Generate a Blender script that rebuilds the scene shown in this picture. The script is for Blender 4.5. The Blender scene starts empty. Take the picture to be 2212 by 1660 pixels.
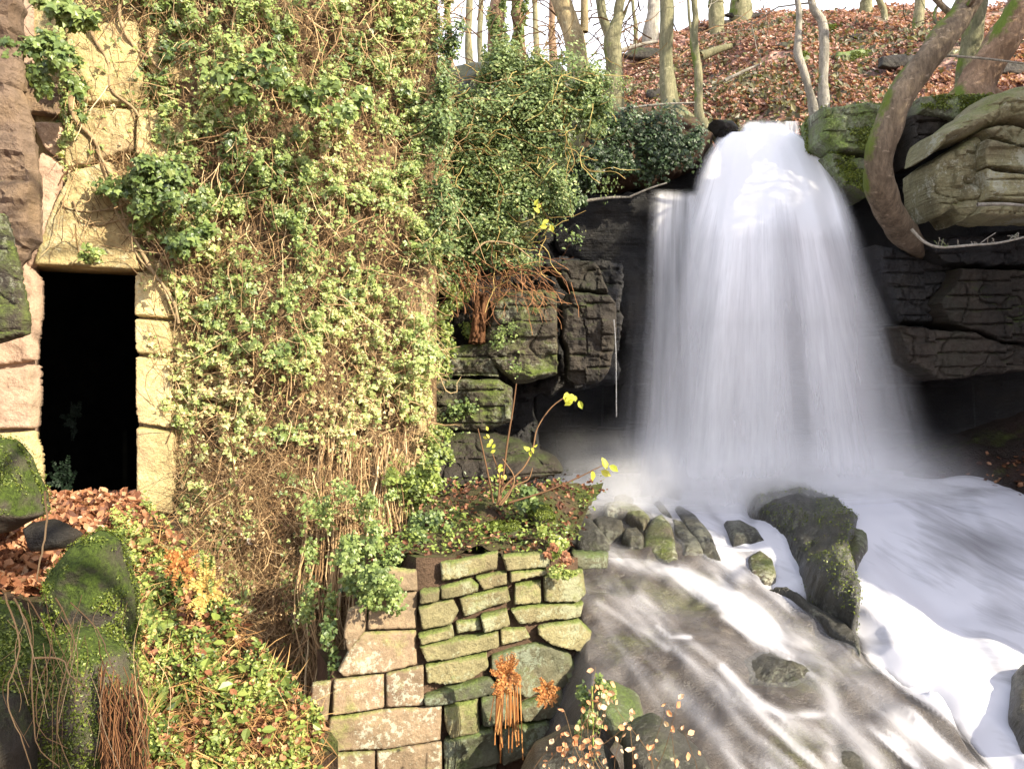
import bpy, math, random
import numpy as np
from mathutils import Vector, geometry
rng = np.random.default_rng(11)
random.seed(11)
R = math.radians
F = 1841.0           # focal length in photo units (photo taken as 2211 x 1660)
UC, VC = 1105.5, 830.0

# ------------------------------------------------------------ camera, sky, sun
scene = bpy.context.scene
cam_d = bpy.data.cameras.new('camera'); cam = bpy.data.objects.new('camera', cam_d)
scene.collection.objects.link(cam); scene.camera = cam
cam_d.sensor_width = 36; cam_d.lens = 36*F/2211; cam_d.clip_start = .05; cam_d.clip_end = 2000
cam.location = (0, 0, 0); cam.rotation_euler = (R(90), 0, 0)
SUN_EL, SUN_AZ = R(29), R(56)      # azimuth measured from -Y (behind the camera) towards +X
sdir = Vector((math.sin(SUN_AZ)*math.cos(SUN_EL), -math.cos(SUN_AZ)*math.cos(SUN_EL), math.sin(SUN_EL)))
sun_d = bpy.data.lights.new('sun', 'SUN'); sun = bpy.data.objects.new('sun', sun_d)
scene.collection.objects.link(sun); sun_d.energy = 4.5; sun_d.angle = R(.53); sun_d.color = (1, .90, .70)
sun.rotation_euler = sdir.to_track_quat('Z', 'Y').to_euler(); sun.location = (8, -8, 10)
w = bpy.data.worlds.new('World'); scene.world = w; w.use_nodes = True
nt = w.node_tree; bg = nt.nodes['Background']; sky = nt.nodes.new('ShaderNodeTexSky')
sky.sky_type = 'NISHITA'; sky.sun_disc = False; sky.sun_elevation = SUN_EL
sky.sun_rotation = math.atan2(sdir.x, sdir.y)
sky.dust_density = 4.0; sky.air_density = 1.0
tc = nt.nodes.new('ShaderNodeTexCoord'); sx = nt.nodes.new('ShaderNodeSeparateXYZ'); nt.links.new(tc.outputs['Generated'], sx.inputs[0])
cn = nt.nodes.new('ShaderNodeTexNoise'); cn.inputs['Scale'].default_value = 3; cn.inputs['Detail'].default_value = 6; nt.links.new(tc.outputs['Generated'], cn.inputs['Vector'])
cr = nt.nodes.new('ShaderNodeMapRange'); cr.inputs[1].default_value = .42; cr.inputs[2].default_value = .9; cr.inputs[3].default_value = 1.0; cr.inputs[4].default_value = .15; nt.links.new(sx.outputs[2], cr.inputs[0])
ca = nt.nodes.new('ShaderNodeMath'); ca.operation = 'MULTIPLY'; nt.links.new(cr.outputs[0], ca.inputs[0]); ca.inputs[1].default_value = .95
cm = nt.nodes.new('ShaderNodeMix'); cm.data_type = 'RGBA'; nt.links.new(ca.outputs[0], cm.inputs[0]); nt.links.new(sky.outputs[0], cm.inputs[6])
cw = nt.nodes.new('ShaderNodeMix'); cw.data_type = 'RGBA'; nt.links.new(cn.outputs[0], cw.inputs[0]); cw.inputs[6].default_value = (4.6, 4.75, 5.3, 1); cw.inputs[7].default_value = (6.4, 6.5, 6.9, 1)
nt.links.new(cw.outputs[2], cm.inputs[7])
nt.links.new(cm.outputs[2], bg.inputs[0]); bg.inputs[1].default_value = .15
scene.view_settings.view_transform = 'Standard'; scene.view_settings.look = 'None'
scene.view_settings.exposure = 1.38; scene.view_settings.gamma = 1
scene.cycles.transparent_max_bounces = 24
C = scene.collection

# ------------------------------------------------------------ helpers
def P(u, v, Y): return np.array(((u-UC)/F*Y, Y, (VC-v)/F*Y))
def UV(x, y, z): return UC + F*x/y, VC - F*z/y

def hsh(ix, iy, iz, s):
    h = (ix*374761393 + iy*668265263 + iz*2147483647*3 + s*974634777) & 0xffffffff
    h = ((h ^ (h >> 13))*1274126177) & 0xffffffff
    h = (h ^ (h >> 16)) & 0xffffffff
    return h/4294967295.0
def vnoise(p, s=0):
    p = np.asarray(p, float); i = np.floor(p).astype(np.int64); f = p-i; f = f*f*(3-2*f)
    o = 0
    for dx in (0, 1):
        for dy in (0, 1):
            for dz in (0, 1):
                wgt = (f[..., 0] if dx else 1-f[..., 0])*(f[..., 1] if dy else 1-f[..., 1])*(f[..., 2] if dz else 1-f[..., 2])
                o = o + wgt*hsh(i[..., 0]+dx, i[..., 1]+dy, i[..., 2]+dz, s)
    return o
def fbm(p, s=0, oct=4):
    p = np.asarray(p, float); a = .5; o = 0; t = 0
    for k in range(oct):
        o = o + a*vnoise(p*2**k+k*17.3, s+k); t += a; a *= .5
    return o/t
def inpoly(u, v, poly):
    u = np.asarray(u, float); v = np.asarray(v, float); c = np.zeros(u.shape, bool); n = len(poly)
    for i in range(n):
        x0, y0 = poly[i]; x1, y1 = poly[(i+1) % n]
        if y0 == y1: continue
        k = ((y0 > v) != (y1 > v)) & (u < (x1-x0)*(v-y0)/(y1-y0)+x0); c ^= k
    return c
def segdist(x, y, pts, closed=False):
    d = np.full(np.shape(x), 1e9); n = len(pts)
    for i in range(n if closed else n-1):
        ax, ay = pts[i][:2]; bx, by = pts[(i+1) % n][:2]
        L = (bx-ax)**2+(by-ay)**2+1e-12
        t = np.clip(((x-ax)*(bx-ax)+(y-ay)*(by-ay))/L, 0, 1)
        d = np.minimum(d, np.hypot(x-ax-t*(bx-ax), y-ay-t*(by-ay)))
    return d

class MB:
    def __init__(s): s.v = []; s.f = []; s.c = []; s.n = 0; s.uv = None
    def add(s, V, Fc, col=None):
        V = np.asarray(V, float).reshape(-1, 3); Fc = np.asarray(Fc, np.int64)
        s.v.append(V); s.f.append(Fc+s.n); s.n += len(V)
        if col is None: col = np.ones((len(V), 3))*.5
        s.c.append(np.broadcast_to(np.asarray(col, float), (len(V), 3)))
    def build(s, name, mat, parent=None, smooth=True, origin=None, attrs=None):
        V = np.concatenate(s.v); col = np.concatenate(s.c)
        if origin is None and parent is None:
            origin = np.array([(V[:, 0].min()+V[:, 0].max())/2, (V[:, 1].min()+V[:, 1].max())/2, V[:, 2].min()])
        elif parent is not None: origin = np.array(parent.get('_o', (0, 0, 0)))
        V = V-origin
        me = bpy.data.meshes.new(name); me.vertices.add(len(V)); me.vertices.foreach_set('co', V.astype(np.float32).ravel())
        loops = np.concatenate([a.ravel() for a in s.f]); tot = np.concatenate([np.full(len(a), a.shape[1]) for a in s.f])
        st = np.concatenate([[0], np.cumsum(tot)[:-1]])
        me.loops.add(len(loops)); me.loops.foreach_set('vertex_index', loops.astype(np.int32))
        me.polygons.add(len(tot)); me.polygons.foreach_set('loop_start', st.astype(np.int32))
        try: me.polygons.foreach_set('loop_total', tot.astype(np.int32))
        except Exception: pass
        me.polygons.foreach_set('use_smooth', np.full(len(tot), smooth))
        ca = me.color_attributes.new('Col', 'FLOAT_COLOR', 'POINT')
        ca.data.foreach_set('color', np.concatenate([col, np.ones((len(col), 1))], 1).astype(np.float32).ravel())
        if attrs:
            for k, a in attrs.items():
                at = me.attributes.new(k, 'FLOAT', 'POINT'); at.data.foreach_set('value', np.asarray(a, np.float32).ravel())
        me.update(); me.validate()
        me.materials.append(mat)
        o = bpy.data.objects.new(name, me); C.objects.link(o)
        if parent is not None: o.parent = parent
        else: o.location = origin; o['_o'] = [float(q) for q in origin]
        return o
ALL = []
def tag(o, label=None, cat=None, group=None, kind=None):
    if label: o['label'] = label
    if cat: o['category'] = cat
    if group: o['group'] = group
    if kind: o['kind'] = kind
    return o
def empty(name, loc):
    o = bpy.data.objects.new(name, None); C.objects.link(o); o.location = tuple(loc); o['_o'] = [float(q) for q in loc]
    o.empty_display_size = .1; return o

# tubes: paths (N,K,3), radii (N,K)
def tubes(mb, paths, radii, sides=4, col=None, cap=False):
    A = np.asarray(paths, float)
    if A.ndim == 2: A = A[None]
    N, K, _ = A.shape
    r = np.broadcast_to(np.asarray(radii, float), (N, K))
    T = np.gradient(A, axis=1); T /= np.linalg.norm(T, axis=2, keepdims=True)+1e-9
    ref = np.where(np.abs(T[..., 1:2]) > .9, np.array([1., 0, 0]), np.array([0, 1., 0]))
    X = np.cross(T, ref); X /= np.linalg.norm(X, axis=2, keepdims=True)+1e-9
    Y = np.cross(T, X)
    a = np.arange(sides)*2*np.pi/sides
    V = A[:, :, None, :]+r[:, :, None, None]*(np.cos(a)[None, None, :, None]*X[:, :, None, :]+np.sin(a)[None, None, :, None]*Y[:, :, None, :])
    n, k, j = np.meshgrid(np.arange(N), np.arange(K-1), np.arange(sides), indexing='ij')
    j2 = (j+1) % sides; b = n*K*sides
    Fc = np.stack([b+k*sides+j, b+k*sides+j2, b+(k+1)*sides+j2, b+(k+1)*sides+j], -1).reshape(-1, 4)
    c = None
    if col is not None:
        c = np.asarray(col, float)
        if c.ndim == 2 and len(c) == N: c = np.repeat(c, K*sides, 0)
        elif c.ndim == 3: c = np.repeat(c.reshape(-1, 3), sides, 0)
    mb.add(V.reshape(-1, 3), Fc, c)
def resample(pts, n):
    pts = np.asarray(pts, float); d = np.concatenate([[0], np.cumsum(np.linalg.norm(np.diff(pts, axis=0), axis=1))])
    t = np.linspace(0, d[-1], n); return np.stack([np.interp(t, d, pts[:, i]) for i in range(pts.shape[1])], 1)
def smoothpath(pts, n):
    pts = np.asarray(pts, float); k = len(pts)
    P0 = np.vstack([2*pts[0]-pts[1], pts, 2*pts[-1]-pts[-2]]); out = []
    for t in np.linspace(0, k-1-1e-6, n):
        i = int(t); f = t-i; a, b, c, d = P0[i:i+4]
        out.append(.5*((2*b)+(-a+c)*f+(2*a-5*b+4*c-d)*f*f+(-a+3*b-3*c+d)*f**3))
    return np.array(out)

# leaf templates in local frame: x across, y along, z normal
def T_ivy():
    return np.array([[0, 0, 0], [.38, -.12, -.06], [.5, .28, -.1], [.24, .42, .0], [0, .9, -.06], [-.24, .42, .0], [-.5, .28, -.1], [-.38, -.12, -.06]]), \
        np.array([[0, 1, 2], [0, 2, 3], [0, 3, 4], [0, 4, 5], [0, 5, 6], [0, 6, 7]])
def T_oval():
    return np.array([[0, 0, 0], [.26, .25, .09], [.3, .6, .1], [0, 1, -.05], [-.3, .6, .1], [-.26, .25, .09], [0, .5, -.02]]), \
        np.array([[0, 1, 6], [1, 2, 6], [2, 3, 6], [3, 4, 6], [4, 5, 6], [5, 0, 6]])
def T_curl():
    return np.array([[0, 0, .0], [.3, .22, .22], [.34, .62, .2], [.04, 1, .22], [-.3, .66, .1], [-.3, .25, .16], [0, .5, -.06]]), \
        np.array([[0, 1, 6], [1, 2, 6], [2, 3, 6], [3, 4, 6], [4, 5, 6], [5, 0, 6]])
def T_blade():
    return np.array([[-.012, 0, 0], [.012, 0, 0], [.014, .5, .08], [-.014, .5, .08], [0, 1, .02]]), np.array([[0, 1, 2], [0, 2, 3], [3, 2, 4]])
def T_small():
    return np.array([[0, 0, 0], [.3, .45, .06], [0, 1, 0], [-.3, .45, .06]]), np.array([[0, 1, 2], [0, 2, 3]])
def leaves(mb, pos, nrm, size, col, tmpl, up=None, spin=math.pi):
    V, Fc = tmpl; N = len(pos); k = len(V)
    nrm = nrm/(np.linalg.norm(nrm, axis=1, keepdims=True)+1e-9)
    if up is None: up = np.tile(np.array([0, 0, -1.]), (N, 1))
    up = up + rng.normal(0, .02, (N, 3))
    y = up - nrm*np.sum(up*nrm, 1, keepdims=True); y /= np.linalg.norm(y, axis=1, keepdims=True)+1e-9
    x = np.cross(y, nrm); a = rng.uniform(-spin, spin, N)[:, None]
    y2 = y*np.cos(a)+x*np.sin(a); x2 = np.cross(y2, nrm)
    W = pos[:, None, :]+size[:, None, None]*(V[None, :, 0:1]*x2[:, None, :]+V[None, :, 1:2]*y2[:, None, :]+V[None, :, 2:3]*nrm[:, None, :])
    Fa = (np.arange(N)[:, None, None]*k+Fc[None]).reshape(-1, 3)
    mb.add(W.reshape(-1, 3), Fa, np.repeat(col, k, 0))
def pal(t, stops):
    t = np.clip(t, 0, 1); xs = [s[0] for s in stops]; cs = np.array([s[1] for s in stops])
    return np.stack([np.interp(t, xs, cs[:, i]) for i in range(3)], 1)
def rn(n, s=1.): return rng.normal(0, s, (n, 3))

# ------------------------------------------------------------ materials
def newmat(name):
    m = bpy.data.materials.new(name); m.use_nodes = True; n = m.node_tree.nodes; n.clear()
    out = n.new('ShaderNodeOutputMaterial'); b = n.new('ShaderNodeBsdfPrincipled')
    m.node_tree.links.new(b.outputs[0], out.inputs[0]); return m, m.node_tree, b, out
def N_(nt, t, **kw):
    n = nt.nodes.new(t)
    for k, v in kw.items():
        if k in n.inputs: n.inputs[k].default_value = v
        else: setattr(n, k, v)
    return n
def noise(nt, scale, detail=6, rough=.6, vec=None, dist=0):
    n = N_(nt, 'ShaderNodeTexNoise', Scale=scale, Detail=detail, Roughness=rough, Distortion=dist)
    if vec: nt.links.new(vec, n.inputs['Vector'])
    return n.outputs[0]
def ramp(nt, fac, stops):
    r = nt.nodes.new('ShaderNodeValToRGB'); e = r.color_ramp.elements
    while len(e) < len(stops): e.new(.5)
    for i, (p, c) in enumerate(stops):
        e[i].position = p; e[i].color = (*c, 1) if not isinstance(c, (int, float)) else (c, c, c, 1)
    nt.links.new(fac, r.inputs[0]); return r.outputs[0]
def mixc(nt, fac, a, b, mode='MIX'):
    m = nt.nodes.new('ShaderNodeMix'); m.data_type = 'RGBA'; m.blend_type = mode
    for s, x in ((m.inputs[0], fac), (m.inputs[6], a), (m.inputs[7], b)):
        if isinstance(x, (int, float)): s.default_value = x
        elif isinstance(x, tuple): s.default_value = (*x, 1)
        else: nt.links.new(x, s)
    return m.outputs[2]
def mth(nt, op, a, b=None, clamp=False):
    m = nt.nodes.new('ShaderNodeMath'); m.operation = op; m.use_clamp = clamp
    for i, x in enumerate((a, b)):
        if x is None: continue
        if isinstance(x, (int, float)): m.inputs[i].default_value = x
        else: nt.links.new(x, m.inputs[i])
    return m.outputs[0]
def geo(nt): return nt.nodes.new('ShaderNodeNewGeometry')
def sep(nt, v):
    s = nt.nodes.new('ShaderNodeSeparateXYZ'); nt.links.new(v, s.inputs[0]); return s.outputs
def vmap(nt, vec, scale):
    m = nt.nodes.new('ShaderNodeMapping'); m.inputs['Scale'].default_value = scale; nt.links.new(vec, m.inputs[0]); return m.outputs[0]
def rockmat(name, c1, c2, c3, moss=.3, mosscol=(.07, .10, .015), rough=.85, lichen=.0, strata=.0, bump=.5, mossscale=1.6, mtop=.5, spec=.3, lichcol=(.42, .42, .33)):
    m, nt, b, out = newmat(name); g = geo(nt); pos = g.outputs['Position']
    oi = nt.nodes.new('ShaderNodeObjectInfo')
    big = noise(nt, 1.7, 5, .6, pos); mid = noise(nt, 7, 8, .7, pos); fine = noise(nt, 45, 6, .7, pos)
    col = ramp(nt, big, [(.3, c1), (.5, c2), (.72, c3)])
    col = mixc(nt, .55, col, ramp(nt, mid, [(.28, .25), (.5, .52), (.75, .8)]), 'OVERLAY')
    col = mixc(nt, .35, col, ramp(nt, fine, [(.3, .2), (.7, .8)]), 'OVERLAY')
    val = nt.nodes.new('ShaderNodeHueSaturation'); nt.links.new(col, val.inputs['Color'])
    nt.links.new(mth(nt, 'ADD', mth(nt, 'MULTIPLY', oi.outputs['Random'], .4), .8), val.inputs['Value']); col = val.outputs[0]
    if lichen > 0:
        ln = noise(nt, 22, 5, .75, pos); l2 = noise(nt, 2.6, 3, .5, pos)
        lf = ramp(nt, mth(nt, 'ADD', ln, mth(nt, 'MULTIPLY', mth(nt, 'SUBTRACT', l2, .5), .8)), [(.60-.1*lichen, 0.), (.66-.1*lichen, 1.)])
        col = mixc(nt, mth(nt, 'MULTIPLY', lf, .75), col, lichcol)
    if moss > 0:
        mn = noise(nt, mossscale, 6, .65, pos); m2 = noise(nt, 14, 5, .7, pos)
        nz = sep(nt, g.outputs['Normal'])[2]
        mf = mth(nt, 'ADD', mth(nt, 'ADD', mth(nt, 'MULTIPLY', mn, .9), mth(nt, 'MULTIPLY', m2, .35)), mth(nt, 'MULTIPLY', nz, .3*mtop))
        th = .95-.5*moss
        mf = ramp(nt, mf, [(max(0, th-.1), 0.), (min(1, th+.1), 1.)])
        mc = mixc(nt, ramp(nt, noise(nt, 60, 4, .7, pos), [(.35, 0.), (.65, 1.)]), tuple(x*.55 for x in mosscol), tuple(min(1, x*1.6) for x in mosscol))
        col = mixc(nt, mf, col, mc)
    nt.links.new(col, b.inputs['Base Color']); b.inputs['Roughness'].default_value = rough
    b.inputs['Specular IOR Level'].default_value = spec
    h = mth(nt, 'ADD', mth(nt, 'MULTIPLY', mid, 1.), mth(nt, 'MULTIPLY', fine, .45))
    if strata > 0:
        st = noise(nt, 1., 5, .65, vmap(nt, pos, (1.2, 1.2, 16))); h = mth(nt, 'ADD', h, mth(nt, 'MULTIPLY', st, strata*2))
    bp = N_(nt, 'ShaderNodeBump', Strength=bump, Distance=.06); nt.links.new(h, bp.inputs['Height']); nt.links.new(bp.outputs[0], b.inputs['Normal'])
    return m
def leafmat(name, trans=.3, rough=.45, spec=.4, var=True):
    m, nt, b, out = newmat(name); at = nt.nodes.new('ShaderNodeAttribute'); at.attribute_name = 'Col'
    nt.links.new(at.outputs['Color'], b.inputs['Base Color']); b.inputs['Roughness'].default_value = rough
    b.inputs['Specular IOR Level'].default_value = spec
    tr = nt.nodes.new('ShaderNodeBsdfTranslucent')
    nt.links.new(mixc(nt, 1., at.outputs['Color'], (1.3, 1.25, .6), 'MULTIPLY'), tr.inputs[0])
    mx = nt.nodes.new('ShaderNodeMixShader'); mx.inputs[0].default_value = trans
    nt.links.new(b.outputs[0], mx.inputs[1]); nt.links.new(tr.outputs[0], mx.inputs[2]); nt.links.new(mx.outputs[0], out.inputs[0])
    return m
def barkmat(name, c1, c2, moss=.0, mosscol=(.10, .14, .02), scale=1.):
    m, nt, b, out = newmat(name); g = geo(nt); pos = g.outputs['Position']
    n1 = noise(nt, 3*scale, 6, .65, vmap(nt, pos, (2.5, 2.5, .8))); n2 = noise(nt, 16*scale, 6, .75, vmap(nt, pos, (2, 2, .6)))
    col = mixc(nt, ramp(nt, n1, [(.35, 0.), (.65, 1.)]), c1, c2)
    col = mixc(nt, .6, col, ramp(nt, n2, [(.3, .15), (.7, .85)]), 'OVERLAY')
    sp = noise(nt, 9, 4, .7, vmap(nt, pos, (1, 1, 2.2)))
    col = mixc(nt, mth(nt, 'MULTIPLY', ramp(nt, sp, [(.6, 0.), (.66, 1.)]), .45), col, tuple(min(.6, x*1.9+.05) for x in c2))
    if moss > 0:
        mn = noise(nt, 2.2, 5, .65, pos); nx = sep(nt, g.outputs['Normal'])
        mf = mth(nt, 'ADD', mn, mth(nt, 'ADD', mth(nt, 'MULTIPLY', nx[0], -.16), mth(nt, 'MULTIPLY', nx[2], .12)))
        mf = ramp(nt, mf, [(.72-.35*moss, 0.), (.82-.35*moss, 1.)])
        col = mixc(nt, mf, col, mixc(nt, n2, tuple(x*.6 for x in mosscol), tuple(x*1.7 for x in mosscol)))
    nt.links.new(col, b.inputs['Base Color']); b.inputs['Roughness'].default_value = .85; b.inputs['Specular IOR Level'].default_value = .25
    bp = N_(nt, 'ShaderNodeBump', Strength=.7, Distance=.03); nt.links.new(mth(nt, 'ADD', n2, n1), bp.inputs['Height']); nt.links.new(bp.outputs[0], b.inputs['Normal'])
    return m
M = {}
M['sand'] = rockmat('golden_sandstone', (.34, .25, .12), (.50, .40, .20), (.46, .32, .19), moss=.32, mosscol=(.26, .25, .05), bump=.8, lichen=.25, lichcol=(.5, .45, .28))  # golden tone is the stone's own colour
M['pink'] = rockmat('pinkish_gritstone', (.30, .20, .14), (.42, .29, .21), (.30, .23, .15), moss=.1, mosscol=(.2, .2, .05), bump=.6)
M['browncliff'] = rockmat('brown_rock', (.13, .085, .055), (.20, .14, .10), (.24, .16, .09), moss=.15, mosscol=(.12, .12, .03), bump=.7, strata=.2)  # albedo lowered so the colour carries the buttress's shade
M['ashlar'] = rockmat('dressed_gritstone', (.17, .125, .08), (.28, .205, .13), (.20, .135, .095), moss=.34, mosscol=(.16, .18, .05), lichen=.12, bump=.5)
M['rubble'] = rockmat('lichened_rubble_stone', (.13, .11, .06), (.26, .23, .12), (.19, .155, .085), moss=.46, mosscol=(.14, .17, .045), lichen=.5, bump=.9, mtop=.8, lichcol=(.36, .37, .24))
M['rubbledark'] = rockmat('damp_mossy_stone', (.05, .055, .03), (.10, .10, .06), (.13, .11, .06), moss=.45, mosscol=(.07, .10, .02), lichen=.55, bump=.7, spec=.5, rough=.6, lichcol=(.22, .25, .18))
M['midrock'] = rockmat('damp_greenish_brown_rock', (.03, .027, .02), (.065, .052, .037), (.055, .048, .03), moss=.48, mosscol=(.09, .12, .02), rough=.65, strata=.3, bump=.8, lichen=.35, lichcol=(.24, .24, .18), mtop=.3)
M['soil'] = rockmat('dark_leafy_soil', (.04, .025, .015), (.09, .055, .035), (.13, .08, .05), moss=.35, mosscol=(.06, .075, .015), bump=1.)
M['cliff'] = rockmat('wet_dark_rock', (.007, .007, .009), (.017, .016, .016), (.03, .024, .018), moss=.12, mosscol=(.03, .045, .012), rough=.45, strata=.5, bump=.9, spec=.5)  # wet rock, colour lowered further to carry the recess shade
M['cliffbrown'] = rockmat('damp_brown_rock', (.016, .014, .012), (.036, .028, .021), (.03, .03, .02), moss=.25, mosscol=(.05, .07, .015), rough=.6, strata=.3, bump=.7)  # damp rock, colour also lowered for the shaded recess by the fall
M['mossrock'] = rockmat('mossy_ledge_rock', (.09, .095, .07), (.15, .15, .105), (.10, .105, .08), moss=.6, mosscol=(.13, .18, .045), rough=.75, bump=.8, lichen=.4, lichcol=(.35, .38, .28), mtop=.2)
M['yellowrock'] = rockmat('yellow_green_lichened_rock', (.15, .135, .075), (.27, .25, .14), (.20, .17, .105), moss=.28, mosscol=(.15, .17, .045), rough=.8, bump=.8, strata=.8, lichen=.3)
M['streamrock'] = rockmat('wet_stream_boulder', (.018, .018, .014), (.045, .042, .032), (.075, .065, .04), moss=.22, mosscol=(.05, .065, .015), rough=.3, bump=.8, spec=.6, lichen=.25, lichcol=(.16, .16, .12), mtop=.2)
M['streamtan'] = rockmat('wet_tan_boulder', (.03, .026, .016), (.08, .062, .04), (.06, .055, .03), moss=.35, mosscol=(.09, .11, .02), rough=.4, bump=.8, spec=.6, lichen=.4)
M['mossboulder'] = rockmat('moss_coated_boulder', (.06, .05, .04), (.11, .09, .07), (.09, .08, .06), moss=.62, mosscol=(.05, .075, .01), rough=.9, bump=1., mossscale=2.2, mtop=.9)
M['ivy'] = leafmat('ivy_leaf', .28, .4, .45)
M['bush'] = leafmat('bush_leaf', .3, .45, .4)
M['litter'] = leafmat('dead_leaf', .22, .6, .3)
M['twig'] = leafmat('dry_twig', .0, .8, .2)
M['yellowleaf'] = leafmat('yellow_leaf', .45, .5, .3)

# ------------------------------------------------------------ rocks from outlines
def outline_mesh(mb, pts, Y, T=.3, p=2.5, D=None, amp=.03, tilt=0., tiltu=0., step=None, back=.6, jag=.012, seed=0, freq=2.2, strata=0., col=None, yf=None, round_=True, onbed=0., crack=0.):
    pts = [((u-UC)/F*Y, (VC-v)/F*Y) for u, v in pts]; a = np.array(pts)
    size = max(np.ptp(a[:, 0]), np.ptp(a[:, 1])); step = step or max(.012, size/(105 if crack else 64))
    if round_ and len(a) < 40:      # soften corners a little
        b = []
        n = len(a)
        for i in range(n):
            c_ = .14 if p < 3.9 else .05; b.append(a[i]*(1-c_)+a[i-1]*c_); b.append(a[i]*(1-c_*.35)+(a[i-1]+a[(i+1) % n])*c_*.175); b.append(a[i]*(1-c_)+a[(i+1) % n]*c_)
        a = np.array(b)
    cl = np.vstack([a, a[:1]]); L = np.sum(np.linalg.norm(np.diff(cl, axis=0), axis=1))
    o = resample(cl, max(12, int(L/step)))[:-1]
    q = np.stack([o[:, 0]*7, np.full(len(o), seed*3.1), o[:, 1]*7], 1)
    o = o + jag*size*np.stack([fbm(q, seed, 3)-.5, fbm(q+50, seed, 3)-.5], 1)*4
    gx, gz = np.meshgrid(np.arange(a[:, 0].min(), a[:, 0].max(), step), np.arange(a[:, 1].min(), a[:, 1].max(), step))
    gx = gx.ravel()+rng.uniform(-.25, .25, gx.size)*step; gz = gz.ravel()+rng.uniform(-.25, .25, gz.size)*step
    ol = [tuple(x) for x in o]
    k = inpoly(gx, gz, ol); gx, gz = gx[k], gz[k]; d = segdist(gx, gz, ol, True); k = d > step*.5; gx, gz = gx[k], gz[k]
    vs = [Vector(x) for x in ol]+[Vector((float(x), float(z))) for x, z in zip(gx, gz)]; n = len(ol)
    rv, re, rf, *_ = geometry.delaunay_2d_cdt(vs, [(i, (i+1) % n) for i in range(n)], [], 1, 1e-5)
    X = np.array([tuple(v) for v in rv]); tri = np.array([f for f in rf if len(f) == 3])
    d = segdist(X[:, 0], X[:, 1], ol, True); dm = d.max(); D = D or (dm if p < 3.9 else min(dm, max(.06, .3*dm)))
    e = np.clip(d/D, 0, 1); h = T*(1-(1-e)**p)**(1/p)
    q = np.stack([X[:, 0]*freq, np.full(len(X), Y*freq+seed), X[:, 1]*freq], 1)
    w = np.clip(e*3, 0, 1); fine = (fbm(q*6, seed+9, 4)-.5)*amp*1.1
    rid = 1-np.abs(2*fbm(q*.8, seed+5, 3)-1)
    dis = amp*(2*(fbm(q*1.6, seed, 5)-.5)*2+(rid-.7)*1.5)*w+fine*w
    if strata: dis = dis+strata*w*(fbm(np.stack([X[:, 0]*.8, q[:, 1], X[:, 1]*9], 1), seed+2, 4)-.5)*2
    if crack:
        wx = X[:, 0]+.10*fbm(q*.7, seed+3, 3); wz = X[:, 1]+.12*np.floor(wx*1.3)+.035*fbm(q*2, seed+4, 3)
        lay = fbm(np.stack([np.floor(wx*1.1)*3.7, q[:, 1], np.floor(wz*6.5)*1.9], 1), seed+6, 1); fz = wz*6.5-np.floor(wz*6.5)
        dis = dis+crack*w*((lay-.5)*.16-.07*np.exp(-(np.minimum(fz, 1-fz)/.06)**2)*(lay > .35))
        n_ = np.abs(fbm(np.stack([X[:, 0]*2.2, q[:, 1], X[:, 1]*2.2], 1), seed+7, 3)-.5); dis = dis-crack*w*.06*np.exp(-(n_/.012)**2)
    base = Y+tilt*(X[:, 1]-a[:, 1].mean())+tiltu*(X[:, 0]-a[:, 0].mean())
    if yf is not None: base = yf(X[:, 0], X[:, 1])
    if onbed:
        uu = UC+F*X[:, 0]/Y; vv = VC-F*X[:, 1]/Y; yq = DOB(vv); pp = np.stack([(uu-UC)/F*yq, yq, (VC-vv)/F*yq], 1); up = (h+dis)[:, None]*onbed
        V1 = pp+np.array([0, -.55, .8])*up+np.array([0, 0, (.02 if T > .25 else .004) if back > 0 else -.04]); V2 = pp-np.array([0, 0, .8])*h[:, None]-np.array([0, 0, .1]); m = len(X)
        V1[d < 1e-4] = pp[d < 1e-4]; idx2 = np.arange(m)+m; idx2[d < 1e-4] = np.arange(m)[d < 1e-4]
        mb.add(np.vstack([V1, V2]), np.vstack([tri, idx2[tri[:, ::-1]]]), col); return
    yfr = base-h-dis; yb = base+h*back
    V1 = np.stack([X[:, 0], yfr, X[:, 1]], 1); V2 = np.stack([X[:, 0], yb, X[:, 1]], 1)
    onb = d < 1e-4; m = len(X); idx2 = np.arange(m)+m; idx2[onb] = np.arange(m)[onb]
    mb.add(np.vstack([V1, V2]), np.vstack([tri, idx2[tri[:, ::-1]]]), col)
def fuzz(o, dens, size, stops, thr=.47, up=.0):
    me = o.data; V = np.empty(len(me.vertices)*3, np.float32); me.vertices.foreach_get('co', V); V = V.reshape(-1, 3)+np.array(o.location if o.parent is None else (0, 0, 0))
    Nn = np.empty(len(me.vertices)*3, np.float32); me.vertices.foreach_get('normal', Nn); Nn = Nn.reshape(-1, 3)
    k = (fbm(V*3.2, 201, 4)+.12*Nn[:, 2] > thr) & (Nn[:, 1] < .35) & (Nn[:, 2] > up-.6)
    V, Nn = V[k], Nn[k]
    if len(V) < 20: return
    n = int(dens); i = rng.integers(0, len(V), n); p = V[i]+rn(n, .008); mb = MB()
    leaves(mb, p+Nn[i]*.004, Nn[i]+rn(n, .7), rng.uniform(size[0], size[1], n), pal(rng.beta(2, 2, n), stops), T_small(), spin=3)
    root = o if o.parent is None else o.parent
    if '_o' not in root: return
    mb.build('moss', M['ivy'], root, smooth=False)
MOSS = [(0, (.03, .045, .008)), (.5, (.12, .16, .025)), (1, (.28, .32, .06))]
SEED = [0]
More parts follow.
